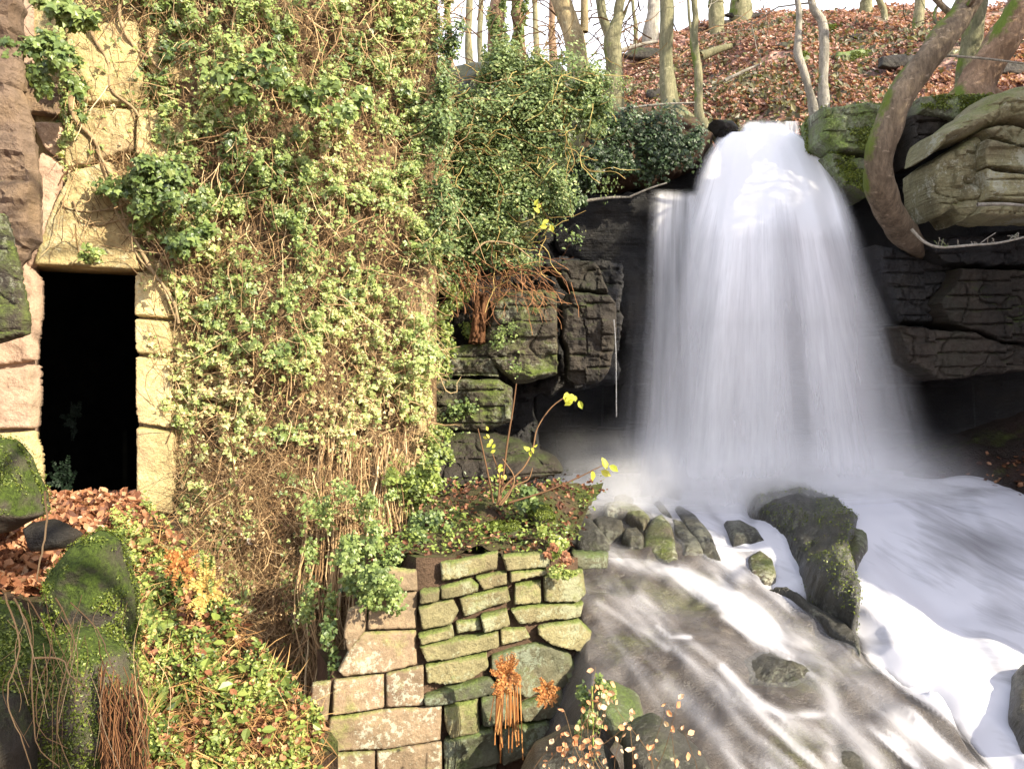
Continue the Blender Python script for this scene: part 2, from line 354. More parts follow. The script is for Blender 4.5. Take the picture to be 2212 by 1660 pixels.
def rock(name, pts, Y, mat, label=None, cat=None, group=None, parent=None, **kw):
    SEED[0] += 1; mb = MB(); kw.setdefault('seed', SEED[0]); outline_mesh(mb, pts, Y, **kw)
    o = mb.build(name, mat, parent, smooth=not kw.get('crack'))
    if parent is None: tag(o, label, cat, group)
    if mat.name == 'moss_coated_boulder': fuzz(o, 9000, (.008, .018), MOSS, .46)
    elif mat.name == 'mossy_ledge_rock': fuzz(o, 5000, (.02, .035), MOSS, .54)
    elif 'wet_stream' in mat.name and name == 'stream_boulder' and label.startswith('largest dark'): fuzz(o, 3500, (.012, .025), MOSS, .56)
    return o
def Z(x0, y0, k):   # zoomed picture coordinates -> photo units
    return lambda L: [(x0+k*a, y0+k*b) for a, b in L]
z3 = Z(1474.5, 0, .3333); z4 = Z(884.7, 491.5, .2666); z5 = Z(1277.9, 491.5, .4222); z6 = Z(1130.5, 933.9, .4888); z7 = Z(589.8, 1032.1, .3784)

def grid(mb, X, Yv, Zv, col=None):
    n, m = X.shape; i, j = np.meshgrid(np.arange(n-1), np.arange(m-1), indexing='ij'); b = i*m+j
    mb.add(np.stack([X, Yv, Zv], -1).reshape(-1, 3), np.stack([b, b+1, b+m+1, b+m], -1).reshape(-1, 4), col)

# ------------------------------------------------------------ terrain
def crest(x):    # height of the hill crest
    return np.interp(x, [-20, -6, -2, 2.2, 3.8, 5.5, 8, 14, 40], [6.0, 7.6, 8.2, 8.9, 10.4, 10.9, 11.15, 11.3, 11.6])
def hillz(x, y):
    y0 = np.interp(x, [-30, -2, 1.5, 3, 6, 9, 30], [13, 12.5, 12.2, 12.3, 11.8, 11.2, 10])
    z0 = np.interp(x, [-30, -1, 1.5, 3, 5, 8, 30], [3.0, 3.2, 3.1, 2.9, 3.2, 3.6, 5])
    t = np.clip((y-y0)/(26-y0), 0, 1); c = crest(x)
    z = z0+(c-z0)*(t**.92)
    z = np.where(y > 26, c-(y-26)*.28, z)
    q = np.stack([x*.5, y*.5, x*0], -1)
    z = z+(fbm(q, 3, 4)-.5)*1.1*np.clip((y-y0)/3, 0, 1)+(fbm(q*4, 9, 3)-.5)*.25*np.clip((y-y0)/1.5, 0, 1)
    return z, y0
def terr(x, y):
    hz, y0 = hillz(x, y)
    low = np.full(np.shape(x), -3.3)
    # viewer's bank beside the camera
    low = np.maximum(low, -1.75-np.clip(y-1.6, 0, 9)*1.6)
    # right bank beyond the frame, its height shaped to shade the fall
    s = np.clip((x-np.interp(y, [-10, 0, 4, 7, 12], [5.5, 5.0, 5.6, 6.3, 6.5]))/1.6, 0, 1); s = s*s*(3-2*s)
    top = np.interp(y, [-20, 0, 3.2, 4.4, 4.9, 5.4, 8.6, 9.8, 12], [-.6, -.6, -.4, .2, 2.2, 5.1, 5.1, 4.0, 3.9])+np.clip(x-8, 0, 30)*.15
    low = low+(top-low)*s
    t = np.clip((y-y0)/.25, 0, 1)
    z = low+(hz-low)*t
    return z
xs = np.concatenate([np.linspace(-140, -22, 14)[:-1], np.linspace(-22, 24, 200), np.linspace(24, 160, 16)[1:]])
ys = np.concatenate([np.linspace(-60, -10, 8)[:-1], np.linspace(-10, 9, 50)[:-1], np.linspace(9, 27, 170), np.linspace(27, 160, 24)[1:]])
X, Y = np.meshgrid(xs, ys, indexing='ij'); Zt = terr(X, Y)
Zt = np.where(Y > 60, Zt*0+np.minimum(Zt, 0)*.2-2, Zt)
m, nt, b, out = newmat('woodland_floor'); g = geo(nt); pos = g.outputs['Position']
lf = nt.nodes.new('ShaderNodeTexVoronoi'); lf.inputs['Scale'].default_value = 11; nt.links.new(pos, lf.inputs['Vector'])
bw = sep(nt, lf.outputs['Color'])
c1 = ramp(nt, bw[0], [(0, (.09, .045, .035)), (.35, (.19, .095, .07)), (.7, (.30, .16, .12)), (1, (.42, .27, .21))])
c2 = ramp(nt, noise(nt, 12, 6, .7, pos), [(.3, (.05, .04, .025)), (.6, (.13, .11, .06)), (.8, (.15, .17, .07))])
pt = ramp(nt, noise(nt, .9, 6, .65, pos), [(.54, 0.), (.64, 1.)])
nt.links.new(mixc(nt, pt, c1, c2), b.inputs['Base Color']); b.inputs['Roughness'].default_value = .85
bp = N_(nt, 'ShaderNodeBump', Strength=.7, Distance=.05); nt.links.new(mth(nt, 'ADD', lf.outputs['Distance'], noise(nt, 5, 6, .7, pos)), bp.inputs['Height']); nt.links.new(bp.outputs[0], b.inputs['Normal'])
M['floor'] = m
mb = MB(); grid(mb, X, Y, Zt); tag(mb.build('hill', M['floor'], origin=np.zeros(3)), kind='structure')

# cliff: sheet in front of the hill, recessed below
def cliffy(x, z):
    y = np.interp(x, [-4, -1.2, -.2, .6, 1.6, 2.4, 3.6, 5, 6.5, 8], [9.6, 9.6, 9.9, 10.6, 10.9, 11.1, 11.0, 10.3, 9.6, 9.3])
    y = y+np.interp(z, [-2, -1, 0, .6, 1.6, 3.2], [.6, .6, .55, .0, 0, -.05])
    q = np.stack([x*1.1, z*0, z*1.5], -1)
    blk = fbm(np.stack([np.floor(x*1.1+.3*np.floor(z*1.7))*1.7, x*0, np.floor(z*1.7)*2.3], -1), 4, 1)
    return y+(blk-.5)*.45+(fbm(q, 8, 5)-.5)*.5
xs = np.linspace(-4, 9, 330); zs = np.linspace(-3.6, 3.2, 200)
X, Zc = np.meshgrid(xs, zs, indexing='ij')
top = np.interp(X, [-4, -.3, .8, 1.6, 2.45, 2.6, 3.4, 3.6, 5, 9], [3.2, 3.0, 3.0, 3.1, 3.1, 2.95, 2.95, 3.15, 3.3, 3.8])+(fbm(np.stack([X*2, X*0, X*0], -1), 5, 3)-.5)*.2
f = (Zc+3.6)/6.8; Zc = -3.6+(top+3.6)*f
Yc = cliffy(X, Zc)
# curl the top edge back into the hill
X2 = np.concatenate([X, X[:, -1:], X[:, -1:]], 1); Y2 = np.concatenate([Yc, Yc[:, -1:]+.5, Yc[:, -1:]+2.6], 1); Z2 = np.concatenate([Zc, Zc[:, -1:]+.06, Zc[:, -1:]+.25], 1)
mb = MB(); grid(mb, X2, Y2, Z2); tag(mb.build('cliff', M['cliff'], origin=np.zeros(3)), kind='structure')

# ------------------------------------------------------------ ruined wall with the doorway
A0 = P(0, 830, 6.3)[:2]; B0 = P(930, 830, 7.6)[:2]; tv = (B0-A0)/np.linalg.norm(B0-A0); nv = np.array([tv[1], -tv[0]])
def Wy(u):   # depth of the wall plane along a pixel column
    k = (np.asarray(u, float)-UC)/F    # x = k*y ; (x-A0x)*nx+(y-A0y)*ny=0
    return (A0[0]*nv[0]+A0[1]*nv[1])/(k*nv[0]+nv[1])
def W(u, v, off=0):
    u = np.asarray(u, float); y = Wy(u); x = (u-UC)/F*y; z = (VC-np.asarray(v, float))/F*y
    return np.stack([x+nv[0]*off, y+nv[1]*off, z+0*x], -1)
def wall_sz(u, v):
    p = W(u, v); return (p[..., 0]-A0[0])*tv[0]+(p[..., 1]-A0[1])*tv[1], p[..., 2]
def wpt(s, z, off): return np.array([A0[0]+tv[0]*s+nv[0]*off, A0[1]+tv[1]*s+nv[1]*off, z])
def wbox(mb, s0, s1, z0, z1, o0, o1):
    V = np.array([wpt(s, z, o) for s in (s0, s1) for z in (z0, z1) for o in (o0, o1)])
    mb.add(V, [[0, 1, 3, 2], [4, 6, 7, 5], [0, 4, 5, 1], [2, 3, 7, 6], [0, 2, 6, 4], [1, 5, 7, 3]])
ruin = empty('ruined_wall', wpt(1.5, -3.2, 0))
tag(ruin, 'tall ruined stone wall with a dark doorway, mostly hidden under ivy', 'wall')
sL, zT = wall_sz(88, 577); sR, _ = wall_sz(297, 585); _, zB = wall_sz(190, 1068)
sEnd, _ = wall_sz(925, 800); sLft = -2.5; sPst, _ = wall_sz(925, 0)
def wallpiece(s0, s1, z0, z1, off, nm, mat, th=.42, amp=.03, step=.035):
    n = max(3, int((s1-s0)/step)); k = max(3, int((z1-z0)/step))
    S, Zz = np.meshgrid(np.linspace(s0, s1, n), np.linspace(z0, z1, k), indexing='ij')
    O = off+(fbm(np.stack([S*2.5, S*0+off*9, Zz*2.5], -1), 21, 5)-.5)*2*amp
    O = np.where((S == S.min()) | (S == S.max()) | (Zz == Zz.min()) | (Zz == Zz.max()), off-.03, O)
    mb = MB()
    Px = A0[0]+tv[0]*S+nv[0]*O; Py = A0[1]+tv[1]*S+nv[1]*O; grid(mb, Px, Py, Zz)
    wbox(mb, s0, s1, z0, z1, off-th, off-.031)
    return mb.build(nm, mat, ruin)
wallpiece(sLft, sL-.05, -3.2, 5.6, -.02, 'wall_face', M['pink'])
wallpiece(sR+.04, sEnd, -3.2, 3.9, -.02, 'wall_face', M['sand'])
wallpiece(sL-.06, sR+.05, zT+.02, 3.9, -.045, 'wall_face', M['sand'], th=.4)
wallpiece(sL-.06, sR+.05, -3.2, zB-.02, -.045, 'sill', M['pink'], th=.4)
# dark room behind, its stone coloured near black to stand for shade
m, nt, b, out = newmat('room_shade_stone'); b.inputs['Base Color'].default_value = (.006, .006, .006, 1); b.inputs['Roughness'].default_value = 1; b.inputs['Specular IOR Level'].default_value = 0  # near-black base colour paints in the unlit interior
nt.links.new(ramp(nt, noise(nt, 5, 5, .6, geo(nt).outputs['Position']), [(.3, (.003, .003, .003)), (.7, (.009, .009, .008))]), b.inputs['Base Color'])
M['room_shade'] = m
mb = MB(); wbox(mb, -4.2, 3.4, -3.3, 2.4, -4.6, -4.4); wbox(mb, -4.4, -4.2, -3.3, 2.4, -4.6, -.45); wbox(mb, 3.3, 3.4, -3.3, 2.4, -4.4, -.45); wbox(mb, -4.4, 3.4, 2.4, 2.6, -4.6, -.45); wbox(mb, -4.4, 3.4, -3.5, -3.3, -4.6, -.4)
mb.build('chamber_wall', M['room_shade'], ruin, smooth=False)
# dressed stones around the doorway (proud of the face)
def wstone(nm, pts, mat, T=.07, p=6, off=0.0, **kw):
    SEED[0] += 1; mb = MB()
    k = nv[0]/(-nv[1])
    def yf(x, z): # plane depth at x
        return A0[1]-(x-A0[0])*nv[0]/nv[1]-off/abs(nv[1])
    # outline is measured at the plane depth of its own columns
    pw = [W(u, v) for u, v in pts]; Yr = 7.0
    q = [(UC+F*a[0]/Yr, VC-F*a[2]/Yr) for a in pw]
    outline_mesh(mb, q, Yr, T=T, p=p, yf=yf, seed=SEED[0], D=.05, **kw); return mb.build(nm, mat, ruin)
wstone('lintel', [(84, 576), (105, 500), (160, 380), (240, 350), (300, 470), (312, 586)], M['sand'], T=.09, amp=.02, jag=.006)
wstone('door_jamb', [(297, 586), (372, 600), (376, 690), (296, 684)], M['sand'], amp=.012, jag=.008)
wstone('door_jamb', [(296, 688), (372, 694), (374, 770), (298, 764)], M['sand'], amp=.012, jag=.008)
wstone('door_jamb', [(298, 768), (376, 774), (380, 925), (300, 915)], M['sand'], amp=.012, jag=.008)
wstone('door_jamb', [(300, 919), (382, 929), (384, 1110), (300, 1095)], M['sand'], amp=.012, jag=.008)
wstone('door_jamb', [(-60, 560), (62, 560), (92, 610), (88, 700), (84, 780), (-60, 800)], M['pink'], T=.1, amp=.03)
wstone('door_jamb', [(-60, 806), (84, 786), (90, 860), (80, 925), (-60, 930)], M['pink'], T=.1, amp=.03)
wstone('door_jamb', [(-60, 935), (80, 930), (92, 985), (92, 1075), (50, 1090), (-60, 1090)], M['sand'], T=.1, amp=.03)
for q, mt in (([(148, 60), (300, 50), (320, 180), (290, 235), (160, 230)], 'sand'), ([(150, 236), (300, 242), (300, 330), (150, 372)], 'sand'),
          ([(60, 180), (146, 190), (150, 262), (66, 248)], 'browncliff'), ([(78, 266), (152, 270), (150, 360), (104, 326)], 'pink'),
          ([(96, 330), (150, 366), (130, 450), (100, 560), (70, 590), (70, 400)], 'pink'), ([(305, 240), (430, 250), (440, 380), (300, 340)], 'sand'),
          ([(320, 60), (440, 60), (450, 190), (330, 180)], 'sand')):
    wstone('stone_block', q, M[mt], T=.08, p=5, amp=.03, jag=.012)

# rock buttress at the far left, closer than the wall
rock('rock_buttress', [(-160, -80), (42, -60), (50, 120), (58, 178), (62, 250), (78, 338), (88, 420), (84, 520), (60, 562), (30, 600), (20, 700), (-160, 790)], 5.75, M['browncliff'],
     'tall brown overhanging rock face at the left edge beside the doorway', 'rock', T=.12, p=6, amp=.035, jag=.01, strata=.04, crack=.35)
rock('rock', [(-80, 460), (15, 462), (40, 560), (66, 690), (60, 722), (-80, 770)], 4.9, M['midrock'], 'grey green pointed slab hanging low on the left rock face', 'rock', T=.07, p=6, amp=.02, jag=.006, crack=.2)
rock('boulder', [(-90, 945), (20, 948), (56, 985), (88, 1060), (96, 1110), (20, 1150), (-90, 1170)], 4.6, M['mossboulder'], 'rounded grey boulder with green moss left of the doorway foot', 'boulder', T=.3, amp=.04)

# ------------------------------------------------------------ ivy on the wall
bare = [(140, 50), (300, 50), (325, 120), (330, 330), (300, 390), (235, 360), (250, 470), (300, 560), (372, 620), (384, 900), (388, 1080), (300, 1120), (60, 1130), (60, 560), (100, 500), (125, 380), (165, 300), (145, 170)]
dooru = [(86, 577), (299, 585), (299, 1072), (92, 1070)]
def wthick(u, v):   # how far the ivy stands off the wall
    p = np.stack([np.asarray(u)/150., np.asarray(v)/150., np.zeros(np.shape(u))], -1)
    n = fbm(p, 31, 4); d = segdist(np.asarray(u, float), np.asarray(v, float), bare, True); d = np.where(inpoly(u, v, bare), 0, d)
    return .03+np.clip(d/180, 0, 1)*(.12+.62*np.clip(n-.32, 0, 1))+np.clip((np.asarray(v)-1000)/480, 0, 1.2)*1.25*np.clip(d/60, 0, 1)
def wallright(v): return 55*(fbm(np.stack([np.asarray(v)/60., np.asarray(v)*0., np.asarray(v)*0.], -1), 33, 3)-.5)+np.interp(v, [0, 200, 400, 600, 800, 1000, 1150], [955, 950, 960, 940, 925, 915, 900])
def sample(n, poly):
    a = np.array(poly); out = []
    k = 0
    while k < n:
        u = rng.uniform(a[:, 0].min(), a[:, 0].max(), n*2); v = rng.uniform(a[:, 1].min(), a[:, 1].max(), n*2)
        m = inpoly(u, v, poly); out.append(np.stack([u[m], v[m]], 1)); k += m.sum()
    return np.concatenate(out)[:n]
wallreg = [(130, -140), (975, -140), (960, 200), (965, 400), (945, 600), (930, 800), (918, 1000), (905, 1120), (880, 1200), (800, 1260), (760, 1330), (690, 1460), (600, 1480), (480, 1330), (400, 1160), (380, 1080), (300, 600), (130, 560)]
brownz = [(390, 1000), (560, 960), (660, 1020), (760, 1000), (800, 1100), (760, 1250), (690, 1460), (560, 1460), (430, 1260)]
# bark-brown mat of dead stems behind the leaves
U_, V_ = np.meshgrid(np.linspace(300, 950, 150), np.linspace(-120, 1480, 330), indexing='ij')
Oo = wthick(U_, V_)*.75-.05+(fbm(np.stack([U_/14, V_/22, U_*0], -1), 40, 3)-.5)*.09
edge = np.clip((wallright(V_)-U_)/60, 0, 1); Oo = Oo*edge-.1*(1-edge)
low = V_ > 1250; Oo = np.where(segdist(U_, V_, bare, True) < 25, -.08, Oo); Oo = np.where(inpoly(U_, V_, bare), -.1, Oo)
Pm = W(U_, V_, 0)+np.stack([nv[0]*Oo, nv[1]*Oo, 0*Oo], -1)
m, nt, b, out = newmat('dead_stem_mat'); pos = geo(nt).outputs['Position']
nt.links.new(ramp(nt, noise(nt, 30, 6, .8, vmap(nt, pos, (1.2, 1.2, .5))), [(.3, (.05, .03, .016)), (.48, (.20, .125, .065)), (.68, (.42, .29, .16))]), b.inputs['Base Color'])
bp = N_(nt, 'ShaderNodeBump', Strength=1., Distance=.05); nt.links.new(noise(nt, 40, 4, .8, pos), bp.inputs['Height']); nt.links.new(bp.outputs[0], b.inputs['Normal'])
b.inputs['Roughness'].default_value = .9; M['mat'] = m
mb = MB(); grid(mb, Pm[..., 0], Pm[..., 1], Pm[..., 2])
tag(mb.build('dead_stem_mat', M['mat']), 'brown mat of dead ivy stems under the leaves on the tall wall', 'dead stems', kind='stuff')

GREEN = [(0, (.05, .085, .03)), (.25, (.13, .19, .055)), (.55, (.25, .32, .095)), (.8, (.38, .44, .15)), (.93, (.54, .55, .25)), (1, (.52, .40, .22))]
TAN = [(0, (.07, .04, .02)), (.4, (.22, .13, .065)), (.75, (.42, .28, .14)), (1, (.58, .44, .26))]
nv3 = np.array([nv[0], nv[1], 0.])
def wall_leaves(n, poly, size, keep, tone0=.0, shape=T_ivy, extra=0.):
    s = sample(n, poly); u, v = s[:, 0], s[:, 1]
    d = fbm(np.stack([u/55, v/55, u*0], 1), 51, 4); cl = fbm(np.stack([u/16, v/16, u*0], 1), 52, 2)
    br = inpoly(u+160*(fbm(np.stack([u/70, v/70, u*0], 1), 53, 3)-.5), v+260*(fbm(np.stack([u/60, v/60, u*0+4], 1), 54, 3)-.5), brownz)
    inb = inpoly(u, v, bare)
    prob = np.clip((d-.41)*5, 0.05, 1)*np.clip((cl-.25)*3, .1, 1)
    prob = np.where(inb, np.clip((d-.56)*6, 0, .6)*.35, prob); prob = np.where(br, prob*.42, prob)*keep
    prob = np.where(inpoly(u, v, dooru), 0, prob)
    k = rng.random(len(u)) < prob; u, v, d, br = u[k], v[k], d[k], br[k]
    off = wthick(u, v)+rng.uniform(-.05, .06, len(u))+extra+(fbm(np.stack([u/16, v/16, u*0], 1), 52, 2)-.5)*.22
    off *= np.clip((wallright(v)-u)/50+.5, .2, 1)
    p = W(u, v, 0)+nv3*off[:, None]
    t = fbm(np.stack([u/120, v/120, u*0], 1), 61, 3)*.9+rng.normal(0, .17, len(u))+tone0
    t += np.interp(v, [0, 300, 600, 900, 1100, 1400], [.0, .03, .12, .22, .1, 0.08])
    col = pal(t, GREEN)*(rng.uniform(.75, 1.2, len(u))[:, None])
    col = np.where((br & (rng.random(len(u)) < .45))[:, None], pal(rng.random(len(u)), TAN), col)
    nr = nv3+np.array([.1, -.1, .35])+rn(len(u), .45)
    return p, nr, rng.uniform(size[0], size[1], len(u)), col, shape()
def ivy_object(name, parts, label, cat='ivy', mat='ivy'):
    mb = MB()
    for a in parts: leaves(mb, a[0], a[1], a[2], a[3], a[4], spin=1.3)
    return tag(mb.build(name, M[mat], smooth=False), label, cat, kind='stuff')
ivy_object('ivy', [wall_leaves(150000, wallreg, (.018, .042), 1., .06), wall_leaves(70000, wallreg, (.013, .026), 1., .14), wall_leaves(5000, wallreg, (.045, .065), .7, -.12, extra=.05)],
           'yellow green ivy leaves covering the tall wall to the right of the doorway')
# separate hanging clump of ivy at the top left and by the lintel
def blob(n, cu, cv, ru, rv, Y, size, tone, th=.25, shape=T_ivy, nb=(.2, -.8, .4), seed=0, palt=GREEN):
    ncl = max(6, n//70); cc = rn(ncl, .42); cc[:, 1] = np.abs(cc[:, 1])*-1
    ci = rng.integers(0, ncl, n); q = cc[ci]+rn(n, .13)
    p = P(cu, cv, Y)+q*np.array([ru/F*Y, th, rv/F*Y])
    t = tone+fbm(q*3, seed, 2)*.3-.15+rng.normal(0, .15, n)
    nr = np.array(nb)+q*.5+rn(n, .5)
    return p, nr, rng.uniform(size[0], size[1], n), pal(t, palt)*rng.uniform(.7, 1.2, (n, 1)), shape()
ivy_object('ivy', [blob(800, 100, 100, 70, 75, 5.9, (.035, .06), .3), blob(500, 170, 35, 90, 50, 6.1, (.04, .08), .4), blob(200, 175, 200, 40, 60, 6.2, (.03, .06), .3), blob(100, 210, 550, 30, 25, 6.4, (.03, .05), .5)],
           'darker green large leaved ivy hanging at the top left over the bare stone')
ivy_object('ivy', [blob(1500, 330, 400, 85, 75, 6.45, (.03, .065), .28), blob(350, 420, 520, 60, 50, 6.5, (.04, .07), .25), blob(250, 560, 180, 110, 70, 6.5, (.05, .08), .35), blob(250, 690, 240, 80, 70, 6.6, (.05, .08), .35)],
           'deep green ivy tuft above and right of the lintel')

# twigs tangled through the ivy
def strands(n, poly, K=9, ln=(.25, .8), rad=(.0022, .005), down=.6, off0=.0, tone=(.2, 1), curl=.35):
    s = sample(n, poly); u, v = s[:, 0], s[:, 1]
    k = ~inpoly(u, v, dooru); u, v = u[k], v[k]; n = len(u)
    off = wthick(u, v)+rng.uniform(-.06, .07, n)+off0; off *= np.clip((wallright(v)-u)/50+.5, .2, 1)
    p = W(u, v, 0)+nv3*off[:, None]
    t3 = np.array([tv[0], tv[1], 0]); a = rng.normal(0, 1., n)*(1-down)*2.2
    d = np.sin(a)[:, None]*t3+np.cos(a)[:, None]*np.array([0, 0, -1.])*np.where(rng.random(n) < .5, 1, -1)[:, None]+rn(n, .15)
    L = rng.uniform(ln[0], ln[1], n)/K; path = [p]; 
    cv = rn(n, curl)
    for i in range(K-1):
        d = d+cv*.35+rn(n, .22); d[:, 1] *= .9; d /= np.linalg.norm(d, axis=1, keepdims=True); path.append(path[-1]+d*L[:, None])
        # keep near the wall surface
    A = np.stack(path, 1); r = rng.uniform(rad[0], rad[1], n)[:, None]*np.linspace(1, .5, K)[None]
    return A, r, pal(rng.uniform(tone[0], tone[1], n), TAN)
mb = MB()
for a in (strands(11000, wallreg, K=7, ln=(.10, .38), rad=(.0014, .0036), curl=.25, tone=(.05, .95)), strands(4500, brownz, K=7, ln=(.1, .4), rad=(.0014, .0034), tone=(.0, .9)), strands(420, wallreg, rad=(.003, .006), down=.75, ln=(.4, 1.1), off0=.0, curl=.2)):
    k = ~inpoly(*UV(a[0][:, -1, 0], a[0][:, -1, 1], a[0][:, -1, 2]), [(60, 560), (305, 560), (305, 1085), (60, 1085)])
    tubes(mb, a[0][k], a[1][k], 3, a[2][k])
tag(mb.build('dry_twigs', M['twig'], smooth=False), 'pale brown dry twigs tangled through the ivy on the tall wall', 'twigs', kind='stuff')

# thick ivy vines crossing the bare stone: countable
M['vine'] = barkmat('vine_bark', (.24, .16, .09), (.42, .32, .18), 0)
vines = [([(190, 45), (205, 95), (235, 145), (240, 200), (285, 240), (300, 260)], .014, 'pale vine snaking down the bare stone at the top left'),
         ([(258, 0), (262, 60), (290, 110), (330, 145), (370, 190)], .014, 'vine curving right over the uppermost bare stone'),
         ([(150, 100), (155, 200), (160, 260), (205, 310), (222, 360), (246, 430), (255, 470), (290, 520), (330, 590), (372, 650), (385, 700)], .018, 'long thick vine winding down past the right end of the lintel'),
         ([(210, 330), (250, 410), (275, 500), (300, 560), (345, 610), (378, 690)], .011, 'thinner vine running beside the long thick one above the jamb'),
         ([(135, 440), (150, 455), (200, 462), (250, 455)], .008, 'short vine looping across the lintel top'),
         ([(160, 440), (175, 475), (215, 490), (260, 480), (330, 475)], .007, 'thin looped vine across the pale lintel')]
for pts, r, lab in vines:
    K = 40; q = smoothpath(pts, K); A = W(q[:, 0], q[:, 1], 0)+nv3*(.10+.012*np.sin(np.linspace(0, 9, K)))[:, None]
    mb = MB(); tubes(mb, A, r*np.linspace(1, .7, K)*(1+.15*np.sin(np.arange(K)*1.3))[None], 7); tag(mb.build('ivy_vine', M['vine']), lab, 'vine', 'vines on the bare stone')
# bundle of upright stems at the right foot of the wall
mb = MB()
for i in range(300):
    u0 = rng.uniform(670, 850); du = rng.normal(0, 14)
    q = smoothpath([(u0+rng.normal(0, 12), rng.uniform(930, 1020)), (u0-25+du, 1120+rng.normal(0, 15)), (u0-55+du*1.3, 1260), (u0-62+rng.normal(0, 22), 1380), (u0-85+rng.normal(0, 25), rng.uniform(1440, 1560))], 22)
    o = .28+np.clip((q[:, 1]-1000)/480, 0, 1.3)*1.2+rng.uniform(-.08, .2)+.03*np.sin(np.linspace(0, 6, 22)+i)
    q = q+np.cumsum(rng.normal(0, 3.2, (22, 2)), 0)*np.array([1, .3]); o = o+np.cumsum(rng.normal(0, .012, 22))
    tubes(mb, W(q[:, 0], q[:, 1], 0)+nv3*o[:, None], (.0018+.009*rng.random()**3)*np.linspace(1, .7, 22)[None], 5, pal(np.full(1, rng.uniform(.3, 1)), TAN))
tag(mb.build('ivy_stem_bundle', M['twig']), 'upright bundle of bare brown ivy stems at the right foot of the tall wall', 'vine stems')

# ------------------------------------------------------------ stone pier
PA = P(690, 830, 5.35)[:2]; PB = P(905, 830, 5.6)[:2]; PC = P(1275, 830, 6.5)[:2]
def pline(A, B):
    t = (B-A)/np.linalg.norm(B-A); n = np.array([t[1], -t[0]]); return A, t, n
def yplane(A, n): return lambda x, z: A[1]-(x-A[0])*n[0]/n[1]
def depth(A, n, u): k = (u-UC)/F; return (A[0]*n[0]+A[1]*n[1])/(k*n[0]+n[1])
pier = empty('stone_pier', (PB[0], PB[1]+.2, -3.2))
tag(pier, 'broken stone pier of squared and rubble blocks beside the cascade', 'wall')
def pstone(pts, A, n, mat, T=.06, p=4, inset=0., **kw):
    SEED[0] += 1; mb = MB(); Yr = 5.8; q = []
    for u, v in pts:
        y = depth(A, n, u); q.append((UC+F*((u-UC)/F*y)/Yr, VC-F*((VC-v)/F*y)/Yr))
    yp = yplane(A, n)
    kw.setdefault('amp', .03); kw.setdefault('jag', .008)
    outline_mesh(mb, q, Yr, T=T, p=p, yf=lambda x, z: yp(x, z)+inset, seed=SEED[0], back=2.0, D=.032, **kw)
    return mb.build('stone_block', mat, pier)
_, t1, n1 = pline(PA, PB); _, t2, n2 = pline(PB, PC)
ash = [[(430, 740), (538, 700), (532, 862), (430, 1000), (400, 900)], [(548, 700), (640, 650), (822, 645), (818, 855), (540, 860)], [(515, 870), (816, 862), (820, 1060), (640, 1105), (400, 1130), (370, 1090), (440, 960)],
       [(345, 1145), (632, 1113), (636, 1305), (338, 1352)], [(642, 1108), (858, 1062), (860, 1292), (645, 1304)], [(325, 1362), (640, 1314), (962, 1296), (957, 1490), (640, 1542), (296, 1556)],
       [(285, 1568), (582, 1552), (584, 1760), (260, 1760)], [(590, 1552), (962, 1496), (966, 1760), (594, 1760)], [(225, 1160), (332, 1150), (312, 1382), (196, 1376)], [(160, 1390), (300, 1388), (272, 1580), (128, 1592)], [(118, 1600), (266, 1588), (252, 1760), (95, 1760)],
       [(640, 500), (820, 520), (825, 640), (650, 645)]]
for q in ash: pstone(z7(q), PA, n1, M['ashlar'], T=.03, p=6, amp=.014, jag=.004)
rub = [[(955, 475), (1110, 450), (1285, 415), (1275, 520), (1110, 560), (965, 590)], [(1305, 430), (1580, 412), (1578, 498), (1330, 522)], [(1350, 524), (1560, 505), (1566, 545), (1350, 592)], [(955, 612), (1130, 562), (1172, 602), (1168, 642), (1030, 672), (962, 682)],
       [(1150, 560), (1335, 524), (1345, 602), (1200, 640), (1170, 600)], [(838, 632), (958, 620), (952, 692), (838, 706)], [(1062, 682), (1335, 618), (1355, 702), (1085, 792)], [(1378, 602), (1528, 580), (1532, 712), (1372, 726)], [(1538, 550), (1770, 518), (1788, 660), (1740, 702), (1548, 706)],
       [(826, 722), (1024, 680), (1060, 752), (1020, 822), (848, 862)], [(1345, 752), (1520, 716), (1768, 706), (1752, 790), (1520, 822), (1400, 834)], [(1180, 772), (1335, 740), (1352, 832), (1200, 868)], [(1040, 812), (1178, 796), (1192, 862), (1050, 884)], [(826, 882), (1024, 832), (1034, 900), (846, 942)],
       [(832, 950), (1050, 902), (1286, 864), (1294, 960), (1000, 1025), (880, 1038)], [(1292, 856), (1440, 850), (1468, 912), (1300, 960)], [(1508, 840), (1740, 800), (1812, 870), (1808, 940), (1760, 988), (1600, 950), (1510, 892)]]
rubd = [[(862, 1060), (1090, 1008), (1222, 990), (1232, 1080), (1090, 1152), (990, 1178), (878, 1162)], [(1248, 1010), (1500, 938), (1692, 998), (1724, 1080), (1660, 1200), (1450, 1242), (1280, 1182), (1242, 1090)], [(862, 1232), (1040, 1180), (1230, 1130), (1292, 1180), (1290, 1222), (1000, 1272), (868, 1292)],
        [(972, 1282), (1168, 1240), (1184, 1430), (1010, 1472), (978, 1400)], [(1180, 1242), (1300, 1212), (1392, 1252), (1392, 1400), (1190, 1402)], [(1400, 1290), (1642, 1190), (1668, 1280), (1640, 1352), (1420, 1372)],
        [(972, 1482), (1252, 1402), (1302, 1600), (1100, 1652), (978, 1662)], [(1380, 1402), (1560, 1360), (1602, 1390), (1480, 1542), (1305, 1620), (1296, 1420)], [(1665, 1100), (1830, 1098), (1824, 1280), (1742, 1332), (1684, 1280)], [(968, 1668), (1272, 1622), (1280, 1780), (968, 1780)]]
